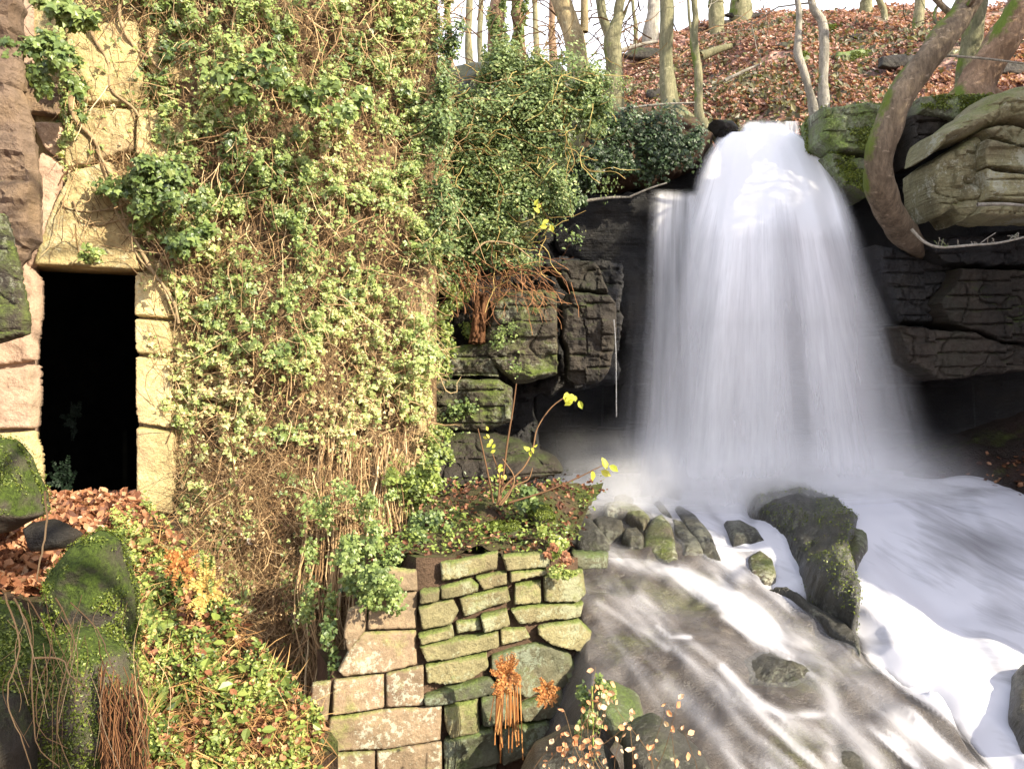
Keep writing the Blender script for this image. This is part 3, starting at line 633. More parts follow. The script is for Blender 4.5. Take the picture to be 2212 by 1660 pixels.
for i, q in enumerate(rub): pstone(z7(q), PB, n2, M['rubble'], T=.04+.015*(i % 3), p=5, inset=rng.uniform(-.03, .04), amp=.022, jag=.012)
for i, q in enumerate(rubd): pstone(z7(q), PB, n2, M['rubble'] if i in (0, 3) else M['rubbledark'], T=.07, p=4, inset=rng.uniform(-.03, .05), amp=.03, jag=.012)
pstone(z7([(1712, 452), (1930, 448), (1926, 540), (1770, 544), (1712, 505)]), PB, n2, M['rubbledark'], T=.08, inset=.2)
# mortar-dark core behind the blocks
core = MB()
def corebox(A, B, n, v0, v1, d0, d1):
    za, zb = (VC-v0)/F*A[1], (VC-v0)/F*B[1]; zl = -3.3
    V = []
    for Q, zt in ((A, za), (B, zb)):
        for dd in (d0, d1):
            V.append([Q[0]-n[0]*dd, Q[1]-n[1]*dd, zl]); V.append([Q[0]-n[0]*dd, Q[1]-n[1]*dd, zt])
    core.add(V, [[0, 1, 5, 4], [2, 6, 7, 3], [1, 3, 7, 5], [0, 4, 6, 2], [0, 2, 3, 1], [4, 5, 7, 6]])
PAx = P(640, 830, 5.3)[:2]
corebox(P(715, 830, 5.37)[:2], PB, n1, 1450, 0, .02, .5); corebox(P(815, 830, 5.47)[:2], PB, n1, 1335, 0, .025, .7); corebox(PB, P(1255, 830, 6.45)[:2], n2, 1205, 0, .04, 1.1)
core.build('wall_core', M['soil'], pier, smooth=False)

# ------------------------------------------------------------ soil, bank and ground cover in front of the wall
def bank_y(u, v):
    return np.interp(v, [1060, 1150, 1300, 1660, 1900], [6.3, 5.5, 4.9, 4.25, 3.9])+(u-400)/1000*1.2
U_, V_ = np.meshgrid(np.linspace(-120, 730, 110), np.linspace(1075, 1950, 110), indexing='ij')
ubot = U_
vtop = np.interp(U_, [-120, 90, 190, 310, 400, 480, 560, 700, 730], [1075, 1075, 1072, 1085, 1180, 1290, 1400, 1560, 1600])
V_ = vtop+(V_-1075)*(1950-vtop)/875
Yb = bank_y(U_, V_)+(fbm(np.stack([U_/70, V_/70, U_*0], -1), 71, 4)-.5)*.35
Xb = (U_-UC)/F*Yb; Zb = (VC-V_)/F*Yb
mb = MB(); grid(mb, Xb, Yb, Zb)
Xe = np.stack([Xb[:, 0], Xb[:, 0]-.2]); tag(mb.build('bank', M['soil'], origin=np.zeros(3)), kind='structure')
def bank_pts(n, poly):
    s = sample(n, poly); u, v = s[:, 0], s[:, 1]
    vt = np.interp(u, [-120, 90, 190, 310, 400, 480, 560, 700, 730], [1075, 1075, 1072, 1085, 1180, 1290, 1400, 1560, 1600]); k = v > vt-5; u, v = u[k], v[k]
    y = bank_y(u, v)+(fbm(np.stack([u/70, v/70, u*0], -1), 71, 4)-.5)*.35
    return np.stack([(u-UC)/F*y, y, (VC-v)/F*y], 1), u, v
RED = [(0, (.05, .02, .012)), (.3, (.16, .065, .035)), (.6, (.34, .15, .075)), (.85, (.50, .27, .15)), (1, (.62, .46, .3))]
LIME = [(0, (.05, .08, .02)), (.3, (.15, .20, .045)), (.6, (.30, .37, .085)), (.85, (.46, .48, .15)), (1, (.60, .46, .2))]
bnrm = np.array([.15, -.5, .85])
covpoly = [(300, 1085), (330, 1085), (400, 1180), (480, 1290), (560, 1400), (700, 1560), (700, 1700), (300, 1700), (290, 1400), (290, 1250), (240, 1130)]
p, u, v = bank_pts(30000, covpoly); mb = MB()
k = fbm(np.stack([u/38, v/38, u*0], 1), 77, 4) > rng.uniform(.38, .56, len(u)); p, u, v = p[k], u[k], v[k]; n = len(p)
leaves(mb, p+np.array([0, -.6, .8])*rng.uniform(0, .13, (n, 1)), bnrm+rn(n, .5), rng.uniform(.014, .036, n), pal(.48+rng.normal(0, .25, n)+(fbm(np.stack([u/80, v/80, u*0], 1), 7, 2)-.5), LIME), T_oval())
p, u, v = bank_pts(120, covpoly); n = len(p)
leaves(mb, p+np.array([0, -.1, .08]), bnrm+rn(n, .35), rng.uniform(.05, .09, n), pal(.45+rng.normal(0, .15, n), LIME), T_oval())
tag(mb.build('ground_cover', M['ivy'], smooth=False), 'lime green leafy ground cover on the sunny bank below the doorway', 'ground cover', kind='stuff')
mb = MB(); p, u, v = bank_pts(3000, covpoly); n = len(p)
leaves(mb, p+np.array([0, -.05, .03]), bnrm+rn(n, .7), rng.uniform(.08, .22, n), pal(rng.uniform(.1, .9, n), TAN)*np.array([1, .9, .7]), T_blade(), spin=3)
tag(mb.build('dead_grass', M['twig'], smooth=False), 'straw coloured dead grass stems through the bank below the doorway', 'grass', kind='stuff')
# leaf litter in front of the doorway
mb = MB()
for n, poly, sz, lift in ((1500, [(95, 1075), (300, 1075), (310, 1120), (230, 1170), (100, 1200), (0, 1190), (80, 1120)], (.04, .075), .06), (1300, [(-60, 1150), (110, 1150), (190, 1200), (190, 1262), (60, 1290), (-60, 1280)], (.05, .09), .10),
                      (1500, covpoly, (.025, .065), .12), (160, [(0, 1380), (290, 1330), (290, 1650), (0, 1650)], (.04, .07), .1)):
    p, u, v = bank_pts(n, poly); n = len(p)
    leaves(mb, p+np.array([0, -.5, .86])*rng.uniform(0, lift, (n, 1)), bnrm+rn(n, .6), rng.uniform(sz[0], sz[1], n), pal(rng.beta(2, 1.6, n), RED), T_curl(), spin=3)
tag(mb.build('fallen_leaves', M['litter'], smooth=False), 'russet fallen leaves heaped before the dark doorway and on the near bank', 'fallen leaves', kind='stuff')

# mossy boulders at the lower left, nearest the camera
rock('boulder', [(120, 1240), (165, 1175), (215, 1148), (258, 1165), (285, 1230), (300, 1330), (292, 1450), (250, 1510), (140, 1490), (100, 1380)], 4.0, M['mossboulder'], 'bright green mossy boulder below the leaf heap by the doorway', 'boulder', T=.2, amp=.06, p=3, step=.012, jag=.02)
rock('boulder', [(-80, 1290), (30, 1300), (80, 1360), (130, 1400), (110, 1520), (-80, 1600)], 3.6, M['mossboulder'], 'rounded mossy boulder cut by the left edge of the photo', 'boulder', T=.2, amp=.03, step=.012)
rock('boulder', [(40, 1430), (110, 1370), (200, 1350), (275, 1400), (300, 1480), (318, 1560), (300, 1860), (20, 1860), (0, 1560)], 3.75, M['mossboulder'], 'largest mossy boulder at the bottom left with roots hanging over it', 'boulder', T=.25, amp=.05, step=.014)
rock('boulder', [(-80, 1500), (30, 1500), (70, 1600), (60, 1760), (-80, 1760)], 3.35, M['cliffbrown'], 'grey mossy rock in the bottom left corner', 'boulder', T=.2, amp=.04, step=.014)
rock('boulder', [(60, 1130), (120, 1120), (180, 1150), (160, 1180), (80, 1190)], 4.5, M['cliffbrown'], 'small grey stone poking out of the leaves before the doorway', 'boulder', T=.12, amp=.02, step=.014)
# hanging roots in front of those boulders
mb = MB()
rt = [[(95, 1060), (92, 1150), (90, 1240), (85, 1260)], [(30, 1290), (55, 1370), (65, 1440), (80, 1540), (92, 1610), (120, 1660)], [(60, 1290), (100, 1400), (85, 1480), (95, 1570), (140, 1620)], [(150, 1300), (200, 1360), (240, 1420), (290, 1500), (330, 1560)], [(75, 1420), (130, 1430), (160, 1450), (185, 1490)],
      [(10, 1280), (30, 1400), (20, 1500), (60, 1600), (70, 1700)], [(120, 1290), (150, 1380), (145, 1450), (130, 1560), (160, 1700)]]
for q in rt:
    Yq = 3.25
    A = np.array([P(a, b, Yq) for a, b in smoothpath(q, 24)])+np.stack([rng.normal(0, .002, 24), .03*np.sin(np.linspace(0, 7, 24)), 0*np.ones(24)], 1); tubes(mb, A, np.linspace(.0042, .002, 24)[None]*rng.uniform(.6, 1.1), 5, pal(np.array([rng.uniform(.4, .75)]), TAN))
for i in range(34):
    u0 = rng.uniform(10, 330); v0 = rng.uniform(1260, 1500); L = rng.uniform(80, 260)
    A = np.array([P(a, b, 3.3+.1*math.sin(i)) for a, b in smoothpath([(u0, v0), (u0+rng.normal(0, 20), v0+L*.4), (u0+rng.normal(10, 30), v0+L)], 12)]); tubes(mb, A, np.full((1, 12), rng.uniform(.0008, .0016)), 3, pal(np.array([rng.uniform(.3, .9)]), TAN))
tag(mb.build('hanging_roots', M['twig']), 'pale thin roots hanging over the mossy boulders at the bottom left', 'roots', kind='stuff')
# bundle of brown dead fronds hanging (lower left)
mb = MB(); n = 120; u0 = rng.uniform(215, 315, n); v0 = 1480+(u0-205)*.3+rng.normal(0, 30, n)
A = np.stack([np.array([P(a+rng.normal(0, 5)+k*(rng.normal(.4, .5)), b+k*28, 3.55-.01*k) for a, b in zip(u0, v0)]) for k in range(8)], 1)
tubes(mb, A, np.full((n, 8), .0022), 3, pal(rng.uniform(.0, .6, n), TAN)*np.array([.6, .45, .4]))
tag(mb.build('dead_fronds', M['twig']), 'dark brown dead fronds hanging beside the mossy boulders', 'dead fern', kind='stuff')

# ------------------------------------------------------------ rocks left of the fall
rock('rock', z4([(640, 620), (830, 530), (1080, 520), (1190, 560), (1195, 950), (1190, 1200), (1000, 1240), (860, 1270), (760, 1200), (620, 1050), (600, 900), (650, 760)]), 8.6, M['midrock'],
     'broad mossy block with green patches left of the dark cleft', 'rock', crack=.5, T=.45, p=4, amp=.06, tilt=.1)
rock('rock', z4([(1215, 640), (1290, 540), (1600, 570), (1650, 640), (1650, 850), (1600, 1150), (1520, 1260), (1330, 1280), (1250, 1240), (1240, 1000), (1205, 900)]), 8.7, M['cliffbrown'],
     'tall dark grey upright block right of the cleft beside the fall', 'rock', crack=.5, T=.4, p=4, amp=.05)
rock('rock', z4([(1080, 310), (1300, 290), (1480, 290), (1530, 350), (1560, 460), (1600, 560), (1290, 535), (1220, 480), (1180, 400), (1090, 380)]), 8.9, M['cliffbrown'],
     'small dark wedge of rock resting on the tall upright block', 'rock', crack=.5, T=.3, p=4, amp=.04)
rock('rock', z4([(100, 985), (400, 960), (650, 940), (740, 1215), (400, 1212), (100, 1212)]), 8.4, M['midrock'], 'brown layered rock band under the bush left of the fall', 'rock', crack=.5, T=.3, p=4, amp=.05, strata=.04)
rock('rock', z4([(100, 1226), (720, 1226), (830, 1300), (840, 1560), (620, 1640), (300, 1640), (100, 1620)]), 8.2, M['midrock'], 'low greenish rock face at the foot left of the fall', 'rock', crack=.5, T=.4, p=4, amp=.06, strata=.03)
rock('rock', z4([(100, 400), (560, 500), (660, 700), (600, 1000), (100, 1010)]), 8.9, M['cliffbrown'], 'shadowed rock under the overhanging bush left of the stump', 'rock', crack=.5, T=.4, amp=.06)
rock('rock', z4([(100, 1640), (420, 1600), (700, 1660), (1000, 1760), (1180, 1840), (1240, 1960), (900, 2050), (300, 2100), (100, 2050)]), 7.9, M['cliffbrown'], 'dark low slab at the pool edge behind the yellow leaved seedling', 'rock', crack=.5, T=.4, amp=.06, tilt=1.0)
mb = MB(); n = 60
for i in range(n):
    u0 = rng.uniform(1028, 1052); A = np.array([P(a, b, 8.1+rng.uniform(-.08, .08)) for a, b in smoothpath([(u0, 640+rng.normal(0, 4)), (u0-6, 690), (u0-10+rng.normal(0, 4), 740)], 8)]); tubes(mb, A, np.full((1, 8), rng.uniform(.01, .02)), 5, pal(np.array([rng.uniform(.0, .35)]), TAN)*np.array([.8, .62, .55]))
tag(mb.build('tree_stump', M['twig']), 'small reddish brown rotten stump under the bush', 'stump')
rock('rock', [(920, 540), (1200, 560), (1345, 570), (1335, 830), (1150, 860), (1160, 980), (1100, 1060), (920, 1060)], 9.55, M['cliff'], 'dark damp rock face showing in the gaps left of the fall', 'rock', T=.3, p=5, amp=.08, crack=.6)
# the step that throws the lower left sheet of water
rock('rock_ledge', [(1180, 455), (1260, 432), (1400, 424), (1500, 420), (1560, 440), (1580, 520), (1540, 720), (1450, 800), (1340, 760), (1290, 640), (1250, 580), (1190, 560)], 10.9, M['cliff'],
     'black wet rock ledge that the lower left sheet of water pours over', 'rock', T=.5, p=5, amp=.05, strata=.06)
# ------------------------------------------------------------ rocks right of the fall
spec = [([(800, 770), (1060, 740), (1290, 750), (1260, 1000), (1180, 1090), (1050, 1060), (900, 1045), (810, 980)], 10.2, 'mossrock', 'green mossy ledge just right of the lip of the fall', dict(crack=.6, T=.5, p=4, amp=.05)),
        ([(850, 1050), (1050, 1070), (1210, 1100), (1210, 1260), (1100, 1330), (950, 1260)], 10.25, 'mossrock', 'dim mossy rock beneath the green ledge right of the fall', dict(crack=.6, T=.45, p=4, amp=.05)),
        ([(1440, 690), (1890, 680), (1900, 780), (1680, 850), (1430, 800)], 9.9, 'mossrock', 'flat pale grey slab behind the curved tree', dict(crack=.6, T=.4, p=5, amp=.03)),
        ([(1380, 800), (1700, 840), (1560, 960), (1480, 1100), (1380, 1120)], 10.0, 'cliffbrown', 'grey wet rock in the gap behind the curved trunk', dict(crack=.6, T=.4, p=4, amp=.05)),
        ([(1450, 1085), (1500, 930), (1690, 830), (1900, 650), (2330, 560), (2330, 880), (2100, 880), (2000, 860), (1880, 880), (1780, 932), (1600, 992), (1470, 1085)], 9.0, 'yellowrock', 'large sloping moss topped boulder on the upper right', dict(crack=.6, T=.55, p=3, amp=.05, tilt=.3)),
        ([(1480, 1120), (1760, 945), (1812, 985), (1822, 1400), (1710, 1475), (1640, 1400), (1560, 1450), (1490, 1300)], 9.1, 'yellowrock', 'shaded upright brown rock under the sloping boulder', dict(crack=.6, T=.45, p=4, amp=.05)),
        ([(1810, 900), (2000, 872), (2110, 912), (2330, 930), (2330, 1040), (2050, 1002), (1860, 965)], 8.9, 'yellowrock', 'topmost thin rock layer of the cracked stack on the right', dict(crack=.6, T=.42, p=5, amp=.03, strata=.03)),
        ([(1822, 975), (2050, 1016), (2330, 1060), (2330, 1160), (2080, 1182), (1830, 1145), (1802, 1060)], 8.9, 'yellowrock', 'second rock layer down in the cracked stack on the right', dict(crack=.6, T=.46, p=5, amp=.03, strata=.04)),
        ([(1806, 1160), (2050, 1195), (2330, 1235), (2330, 1352), (2000, 1372), (1816, 1352)], 8.95, 'yellowrock', 'third rock layer in the cracked stack on the right', dict(crack=.6, T=.5, p=5, amp=.03, strata=.03)),
        ([(1820, 1368), (2330, 1356), (2330, 1442), (1900, 1455), (1800, 1425)], 8.9, 'yellowrock', 'lowest rock layer of the cracked stack above the dark hollow', dict(crack=.6, T=.4, p=4, amp=.02)),
        ([(160, 800), (300, 800), (345, 850), (330, 905), (230, 890)], 10.8, 'cliffbrown', 'small dark green rock at the left of the lip', dict(crack=.6, T=.3, amp=.03)),
        ]
for q, Yq, mt, lab, kw in spec: rock('rock', z3(q), Yq, M[mt], lab, 'rock', **kw)
spec = [([(1800, 225), (2165, 240), (2165, 602), (2000, 590), (1900, 542), (1740, 500), (1690, 400), (1780, 300)], 9.5, 'cliffbrown', 'squarish brown block of the lower right cliff', dict(crack=.6, T=.4, p=6, amp=.03)),
        ([(1500, 505), (1880, 545), (2000, 597), (2142, 612), (2112, 742), (1900, 762), (1700, 790), (1540, 700)], 9.6, 'cliffbrown', 'long dark block overhanging the hollow right of the fall', dict(crack=.6, T=.4, p=5, amp=.03)),
        ([(1380, 100), (1700, 200), (1790, 225), (1740, 300), (1650, 400), (1700, 500), (1500, 500), (1420, 300)], 9.8, 'cliff', 'black streaked wet rock at the right edge of the fall', dict(crack=.6, T=.4, p=4, amp=.05)),
        ([(1600, 90), (2000, 60), (2330, 60), (2330, 236), (1830, 220), (1700, 190)], 9.55, 'cliff', 'dark cracked ledge under the hanging branch on the right', dict(crack=.6, T=.4, p=5, amp=.05)),
        ([(2178, 244), (2330, 250), (2330, 602), (2178, 600)], 9.3, 'cliffbrown', 'narrow block at the right edge of the lower cliff', dict(crack=.6, T=.3, p=6, amp=.03))]
for q, Yq, mt, lab, kw in spec: rock('rock', z5(q), Yq, M[mt], lab, 'rock', **kw)
# debris bank at right foot
Xd, Yd = np.meshgrid(np.linspace(3.4, 8, 90), np.linspace(8.5, 11.4, 70), indexing='ij')
Zd = -1.9+np.clip(Xd-np.interp(Yd, [7, 9, 11], [4.3, 4.1, 3.6]), 0, 4)*.45+(fbm(np.stack([Xd*2, Yd*2, Xd*0], -1), 14, 4)-.5)*.5+np.clip(Yd-9, 0, 2)*.3
M['debris'] = rockmat('dark_debris', (.012, .01, .01), (.03, .02, .015), (.05, .025, .02), moss=.1, bump=1., rough=.6)
mb = MB(); grid(mb, Xd, Yd, Zd); tag(mb.build('rocky_shore', M['debris'], origin=np.zeros(3)), kind='structure')
mb = MB(); n = 420; x = rng.uniform(4.2, 6.3, n); y = rng.uniform(8.6, 9.8, n)
z = -1.9+np.clip(x-np.interp(y, [7, 9, 11], [4.3, 4.1, 3.6]), 0, 4)*.45+(fbm(np.stack([x*2, y*2, x*0], -1), 14, 4)-.5)*.5+np.clip(y-9, 0, 2)*.3
leaves(mb, np.stack([x, y, z+.02], 1), np.array([0, -.3, 1])+rn(n, .3), rng.uniform(.05, .09, n), pal(rng.random(n)*.8, RED)*.7, T_curl(), spin=3)
tag(mb.build('fallen_leaves', M['litter'], smooth=False), 'scattered dark red leaves on the shaded shore right of the pool', 'fallen leaves', kind='stuff')

# ------------------------------------------------------------ stream bed and water
def DOB(v):
    yy = np.linspace(4, 11, 400); vv = VC-F*bed(0, yy)/yy; return np.interp(v, vv[::-1], yy[::-1])
def bed(x, y):
    base = np.interp(y, [3.2, 4.4, 5.2, 6.3, 7.5, 8.6, 9.6, 12], [-2.95, -2.62, -2.34, -2.02, -1.70, -1.42, -1.24, -1.2])
    # tilt: the slab falls to the right, deeper chute beyond the diagonal edge
    u, v = UC+F*x/y, VC-F*base/y
    return base
slab_edge = [(1620, 1180), (1665, 1275), (1760, 1310), (1850, 1385), (1872, 1432), (1960, 1500), (2060, 1570), (2150, 1680), (2250, 1800)]
def edge_sd(u, v):   # >0 right of the slab's edge (the chute side)
    vs = [q[1] for q in slab_edge]; us = [q[0] for q in slab_edge]
    return u-np.interp(v, vs, us)
xs = np.linspace(.2, 6.5, 300); ys = np.linspace(3.6, 11.4, 380); X, Yg = np.meshgrid(xs, ys, indexing='ij')
Zs = bed(X, Yg); u, v = UV(X, Yg, Zs); e = edge_sd(u, v)
q = np.stack([X*1.3-Yg*.0, Yg*1.3, X*0], -1)
rough = (fbm(q, 91, 5)-.5)*.42+(fbm(q*3, 92, 3)-.5)*.09
slabk = np.clip(-e/25, 0, 1)*np.clip((v-1150)/60, 0, 1)
Zs = Zs+rough*(.35+.65*slabk)*np.clip((v-1060)/80, 0, 1)-.22*np.clip((e+10)/50, 0, 1)*np.clip((v-1150)/150, 0, 1)
Zs = Zs-.5*np.clip((.55-X)/.35, 0, 1)
M['bed'] = rockmat('wet_brown_streambed', (.032, .023, .018), (.058, .043, .033), (.08, .06, .042), moss=.15, mosscol=(.07, .07, .02), rough=.3, bump=.7, spec=.6)
mb = MB(); grid(mb, X, Yg, Zs); tag(mb.build('stream_bed', M['bed'], origin=np.zeros(3)), kind='structure')

def watermat(name, fine_scale=(60, 3, 1), col=(.93, .93, .96), lo=.35, gain=1.5, trans=.25):
    m, nt, b, out = newmat(name)
    a = nt.nodes.new('ShaderNodeAttribute'); a.attribute_name = 'dens'
    s_ = nt.nodes.new('ShaderNodeAttribute'); s_.attribute_name = 'fs'; t_ = nt.nodes.new('ShaderNodeAttribute'); t_.attribute_name = 'ft'
    cb = nt.nodes.new('ShaderNodeCombineXYZ'); nt.links.new(s_.outputs['Fac'], cb.inputs[0]); nt.links.new(t_.outputs['Fac'], cb.inputs[1])
    n1 = noise(nt, 1, 4, .6, vmap(nt, cb.outputs[0], (fine_scale[0], fine_scale[1], 1)))
    n2 = noise(nt, 1, 3, .6, vmap(nt, cb.outputs[0], (fine_scale[0]*4, fine_scale[1]*5, 1)))
    f = mth(nt, 'ADD', mth(nt, 'MULTIPLY', n1, 1.3), mth(nt, 'MULTIPLY', n2, .3))
    f = mth(nt, 'ADD', mth(nt, 'MULTIPLY', mth(nt, 'SUBTRACT', f, .8), gain), 1.)
    al = mth(nt, 'MULTIPLY', a.outputs['Fac'], f, True)
    df = nt.nodes.new('ShaderNodeBsdfDiffuse'); df.inputs[0].default_value = (*col, 1)
    tr = nt.nodes.new('ShaderNodeBsdfTranslucent'); tr.inputs[0].default_value = (*col, 1)
    mx = nt.nodes.new('ShaderNodeMixShader'); mx.inputs[0].default_value = trans; nt.links.new(df.outputs[0], mx.inputs[1]); nt.links.new(tr.outputs[0], mx.inputs[2])
    tp = nt.nodes.new('ShaderNodeBsdfTransparent'); m2 = nt.nodes.new('ShaderNodeMixShader')
    nt.links.new(al, m2.inputs[0]); nt.links.new(tp.outputs[0], m2.inputs[1]); nt.links.new(mx.outputs[0], m2.inputs[2]); nt.links.new(m2.outputs[0], out.inputs[0])
    nt.nodes.remove(b); return m
M['fall'] = watermat('falling_water', (11, .7, 1), gain=.9)
M['flow'] = watermat('rushing_water', (4.5, .8, 1), col=(.80, .79, .85), gain=1.3)
# flowing veil on the stream bed
vz = Zs.copy()
for _ in range(6): vz[1:-1, 1:-1] = (vz[:-2, 1:-1]+vz[2:, 1:-1]+vz[1:-1, :-2]+vz[1:-1, 2:])/4
vz = np.maximum(vz, Zs-.01)+.025+.03*np.clip((e)/60, 0, 1)
u, v = UV(X, Yg, vz); e = edge_sd(u, v)
fa = u*.74+v*.67; fb_ = -u*.67+v*.74+26*fbm(np.stack([u/130, v/130, u*0], -1), 94, 3)
vz = vz+np.clip(e/60, 0, 1)*(.10+(fbm(np.stack([fa/190, fb_/60, u*0], -1), 190, 2)-.5)*.14+(fbm(np.stack([fa/90, fb_/90, u*0], -1), 191, 2)-.5)*.05)
def band(pts, w, a=1.):
    return a*np.exp(-(segdist(u, v, pts)/w)**2)
dens = np.full(u.shape, .20)
foam = np.zeros(u.shape)
for pts, wd, a in [([(1180, 1040), (1300, 1045), (1450, 1040), (1600, 1060)], 38, 1.3), ([(1560, 1080), (1620, 1180), (1700, 1270)], 40, 1.2), ([(1340, 1070), (1480, 1090), (1540, 1150), (1590, 1240)], 34, 1.1),
                   ([(1320, 1195), (1380, 1220), (1480, 1240), (1580, 1290)], 16, .9), ([(1440, 1235), (1560, 1300), (1680, 1390), (1790, 1440), (1850, 1440)], 16, .55), ([(1600, 1290), (1700, 1370), (1800, 1430), (1860, 1480), (1980, 1590), (2120, 1700)], 26, .9),
                   ([(1290, 1300), (1400, 1370), (1440, 1400)], 7, .5), ([(1420, 1350), (1450, 1375), (1490, 1375)], 5, .7), ([(1440, 1480), (1480, 1510), (1560, 1600), (1620, 1700)], 14, .45), ([(1560, 1440), (1640, 1520), (1700, 1545), (1790, 1540)], 9, .7),
                   ([(1790, 1450), (1800, 1540), (1880, 1620), (1930, 1700)], 20, .8), ([(1700, 1550), (1790, 1600), (1810, 1690)], 16, .5), ([(1250, 1260), (1330, 1380), (1420, 1520), (1480, 1680)], 10, .18), ([(1500, 1250), (1650, 1300), (1760, 1400)], 10, .5),
                   ([(1380, 1290), (1500, 1440), (1600, 1560), (1720, 1700)], 12, .3), ([(1560, 1330), (1700, 1420), (1780, 1470)], 7, .5), ([(1200, 1085), (1330, 1095), (1400, 1110)], 9, .5)]:
    foam = np.maximum(foam, band(pts, wd, a))
nz = fbm(np.stack([u/60-v/90, v/60, u*0], -1), 95, 4)
fa = u*.74+v*.67; fb_ = -u*.67+v*.74+26*fbm(np.stack([u/130, v/130, u*0], -1), 94, 3)
st1 = fbm(np.stack([fa/230, fb_/17, u*0], -1), 96, 4); st2 = fbm(np.stack([fa/140, fb_/48, u*0], -1), 98, 3)
right = np.clip((u-1250)/700, 0, 1)
dens = .03+(.12+.72*right)*np.clip((st1-.47)*3.2, 0, 1)*np.clip((st2-.40)*4, 0, 1)*np.clip((v-1200)/60, 0, 1)+.05*np.clip((nz-.4)*4, 0, 1)*np.clip((v-1200)/60, 0, 1)
dens = dens+foam*np.where(v > 1190, np.clip(.15+1.7*(st1*.6+st2*.4-.28), 0, 1.1), .95)
ch = np.clip((e-2)/16, 0, 1)*np.clip((v-1060)/40, 0, 1); dens = dens*(1-ch)+ch*np.clip(.55+1.1*st2, 0, 1.2)*np.where((u > 1990) & (v > 1100), 1-.35*np.exp(-((u-2170)/90)**2-((v-1340)/90)**2), 1)
pool = np.clip((1100-v)/25, 0, 1)*np.clip((u-1190)/40, 0, 1); dens = np.maximum(dens, pool*.95)
# darker, less foamy patch of clear water on the right
dk = np.exp(-((u-2130)/150)**2-((v-1190)/55)**2); dens = dens*(1-.5*dk)
dens *= np.clip((u-1150)/60, .15, 1)
ring = inpoly(u, v, z6([(140, 330), (400, 318), (560, 350), (690, 600), (560, 560), (380, 552), (150, 520)])); dens = np.where(ring, dens*.55, dens)
fs = (X*.86+Yg*.5); ft = (Yg*.86-X*.5)
fs = fs+.25*(fbm(np.stack([X*.9, Yg*.9, X*0], -1), 97, 2)-.5)
mb = MB(); grid(mb, X, Yg, vz); tag(mb.build('water', M['flow'], origin=np.zeros(3), attrs={'dens': dens.ravel(), 'fs': fs.ravel(), 'ft': ft.ravel()}), kind='structure')

# the fall itself: several curved sheets
def sheet(mb, A, left, right, Yt, Yb, v0, v1, dfun, ns=90, ntt=140, bow=.25, seed=0):
    s, t = np.meshgrid(np.linspace(0, 1, ns), np.linspace(0, 1, ntt), indexing='ij'); vv = v0+(v1-v0)*t
    l = np.interp(vv, [q[1] for q in left], [q[0] for q in left]); r = np.interp(vv, [q[1] for q in right], [q[0] for q in right])
    uu = l+(r-l)*s; Yq = Yt+(Yb-Yt)*(1-np.exp(-3*t))/.95-bow*np.sin(np.pi*s)*np.clip(t*4, .15, 1)
    Yq = Yq+(fbm(np.stack([s*7, t*1.2, s*0+seed], -1), 101+seed, 3)-.5)*.25*np.clip(t*5, .1, 1)
    grid(mb, (uu-UC)/F*Yq, Yq, (VC-vv)/F*Yq)
    A['dens'].append(dfun(s, t, uu, vv).ravel()); A['fs'].append((s*np.mean(r-l)/180+seed*3.7).ravel()); A['ft'].append((t*(v1-v0)/180).ravel())
mb = MB(); A = {'dens': [], 'fs': [], 'ft': []}
sm = lambda x: np.clip(x, 0, 1)**2*(3-2*np.clip(x, 0, 1))
Lm = [(1578, 283), (1548, 303), (1518, 350), (1490, 420), (1462, 500), (1420, 650), (1388, 800), (1358, 950), (1320, 1095)]
Rm = [(1716, 283), (1752, 303), (1795, 350), (1832, 415), (1868, 500), (1920, 650), (1960, 800), (2000, 950), (2045, 1095)]
NL = 7
for k in range(NL):
    f = k/(NL-1); ins = 46*f*(1-f)*0+34*f
    L_ = [(a+ins*min(1, .3+(b-285)/400), b) for a, b in Lm]; R_ = [(a-ins*min(1, .3+(b-285)/400), b) for a, b in Rm]
    def md(s_, t_, u_, v_, k=k):
        e = sm(s_/.26)*sm((1-s_)/.30); st = .55+.95*(fbm(np.stack([s_*7, t_*.45, s_*0+k*3.3], -1), 111+k, 3)-.25)
        core = np.interp(v_, [280, 420, 520, 700, 900, 1000, 1090], [2.3, 1.8, .9, .42, .33, .38, .10])
        wide = np.interp(v_, [280, 450, 600], [1.0, .75, .0]); e = e*(1-wide)+wide*sm(s_/.16)*sm((1-s_)/.18)
        dark = 1-.45*np.exp(-((u_-(1690+(v_-450)*.10))/30)**2)*sm((v_-400)/120)
        return e*core*st*dark*sm((1095-v_)/70)
    sheet(mb, A, L_, R_, 10.45+.05*k, 9.2+.20*k, 285, 1095, md, 110, 150, .30, k)
# left tier sheet
Ll = [(1398, 412), (1393, 500), (1385, 700), (1372, 900), (1345, 1060)]; Rl = [(1560, 400), (1560, 500), (1570, 700), (1580, 900), (1590, 1060)]
sheet(mb, A, Ll, Rl, 10.28, 9.75, 408, 1060, lambda s, t, u, v: sm((v-404-10*s)/22)*sm(s/.25)*sm((1-s)/.25)*np.interp(v, [408, 440, 600, 800, 1000], [1.3, .95, .5, .42, .6])*(.3+1.2*fbm(np.stack([s*10, t*.4, s*0+9], -1), 117, 3)), 90, 140, .05, 22)
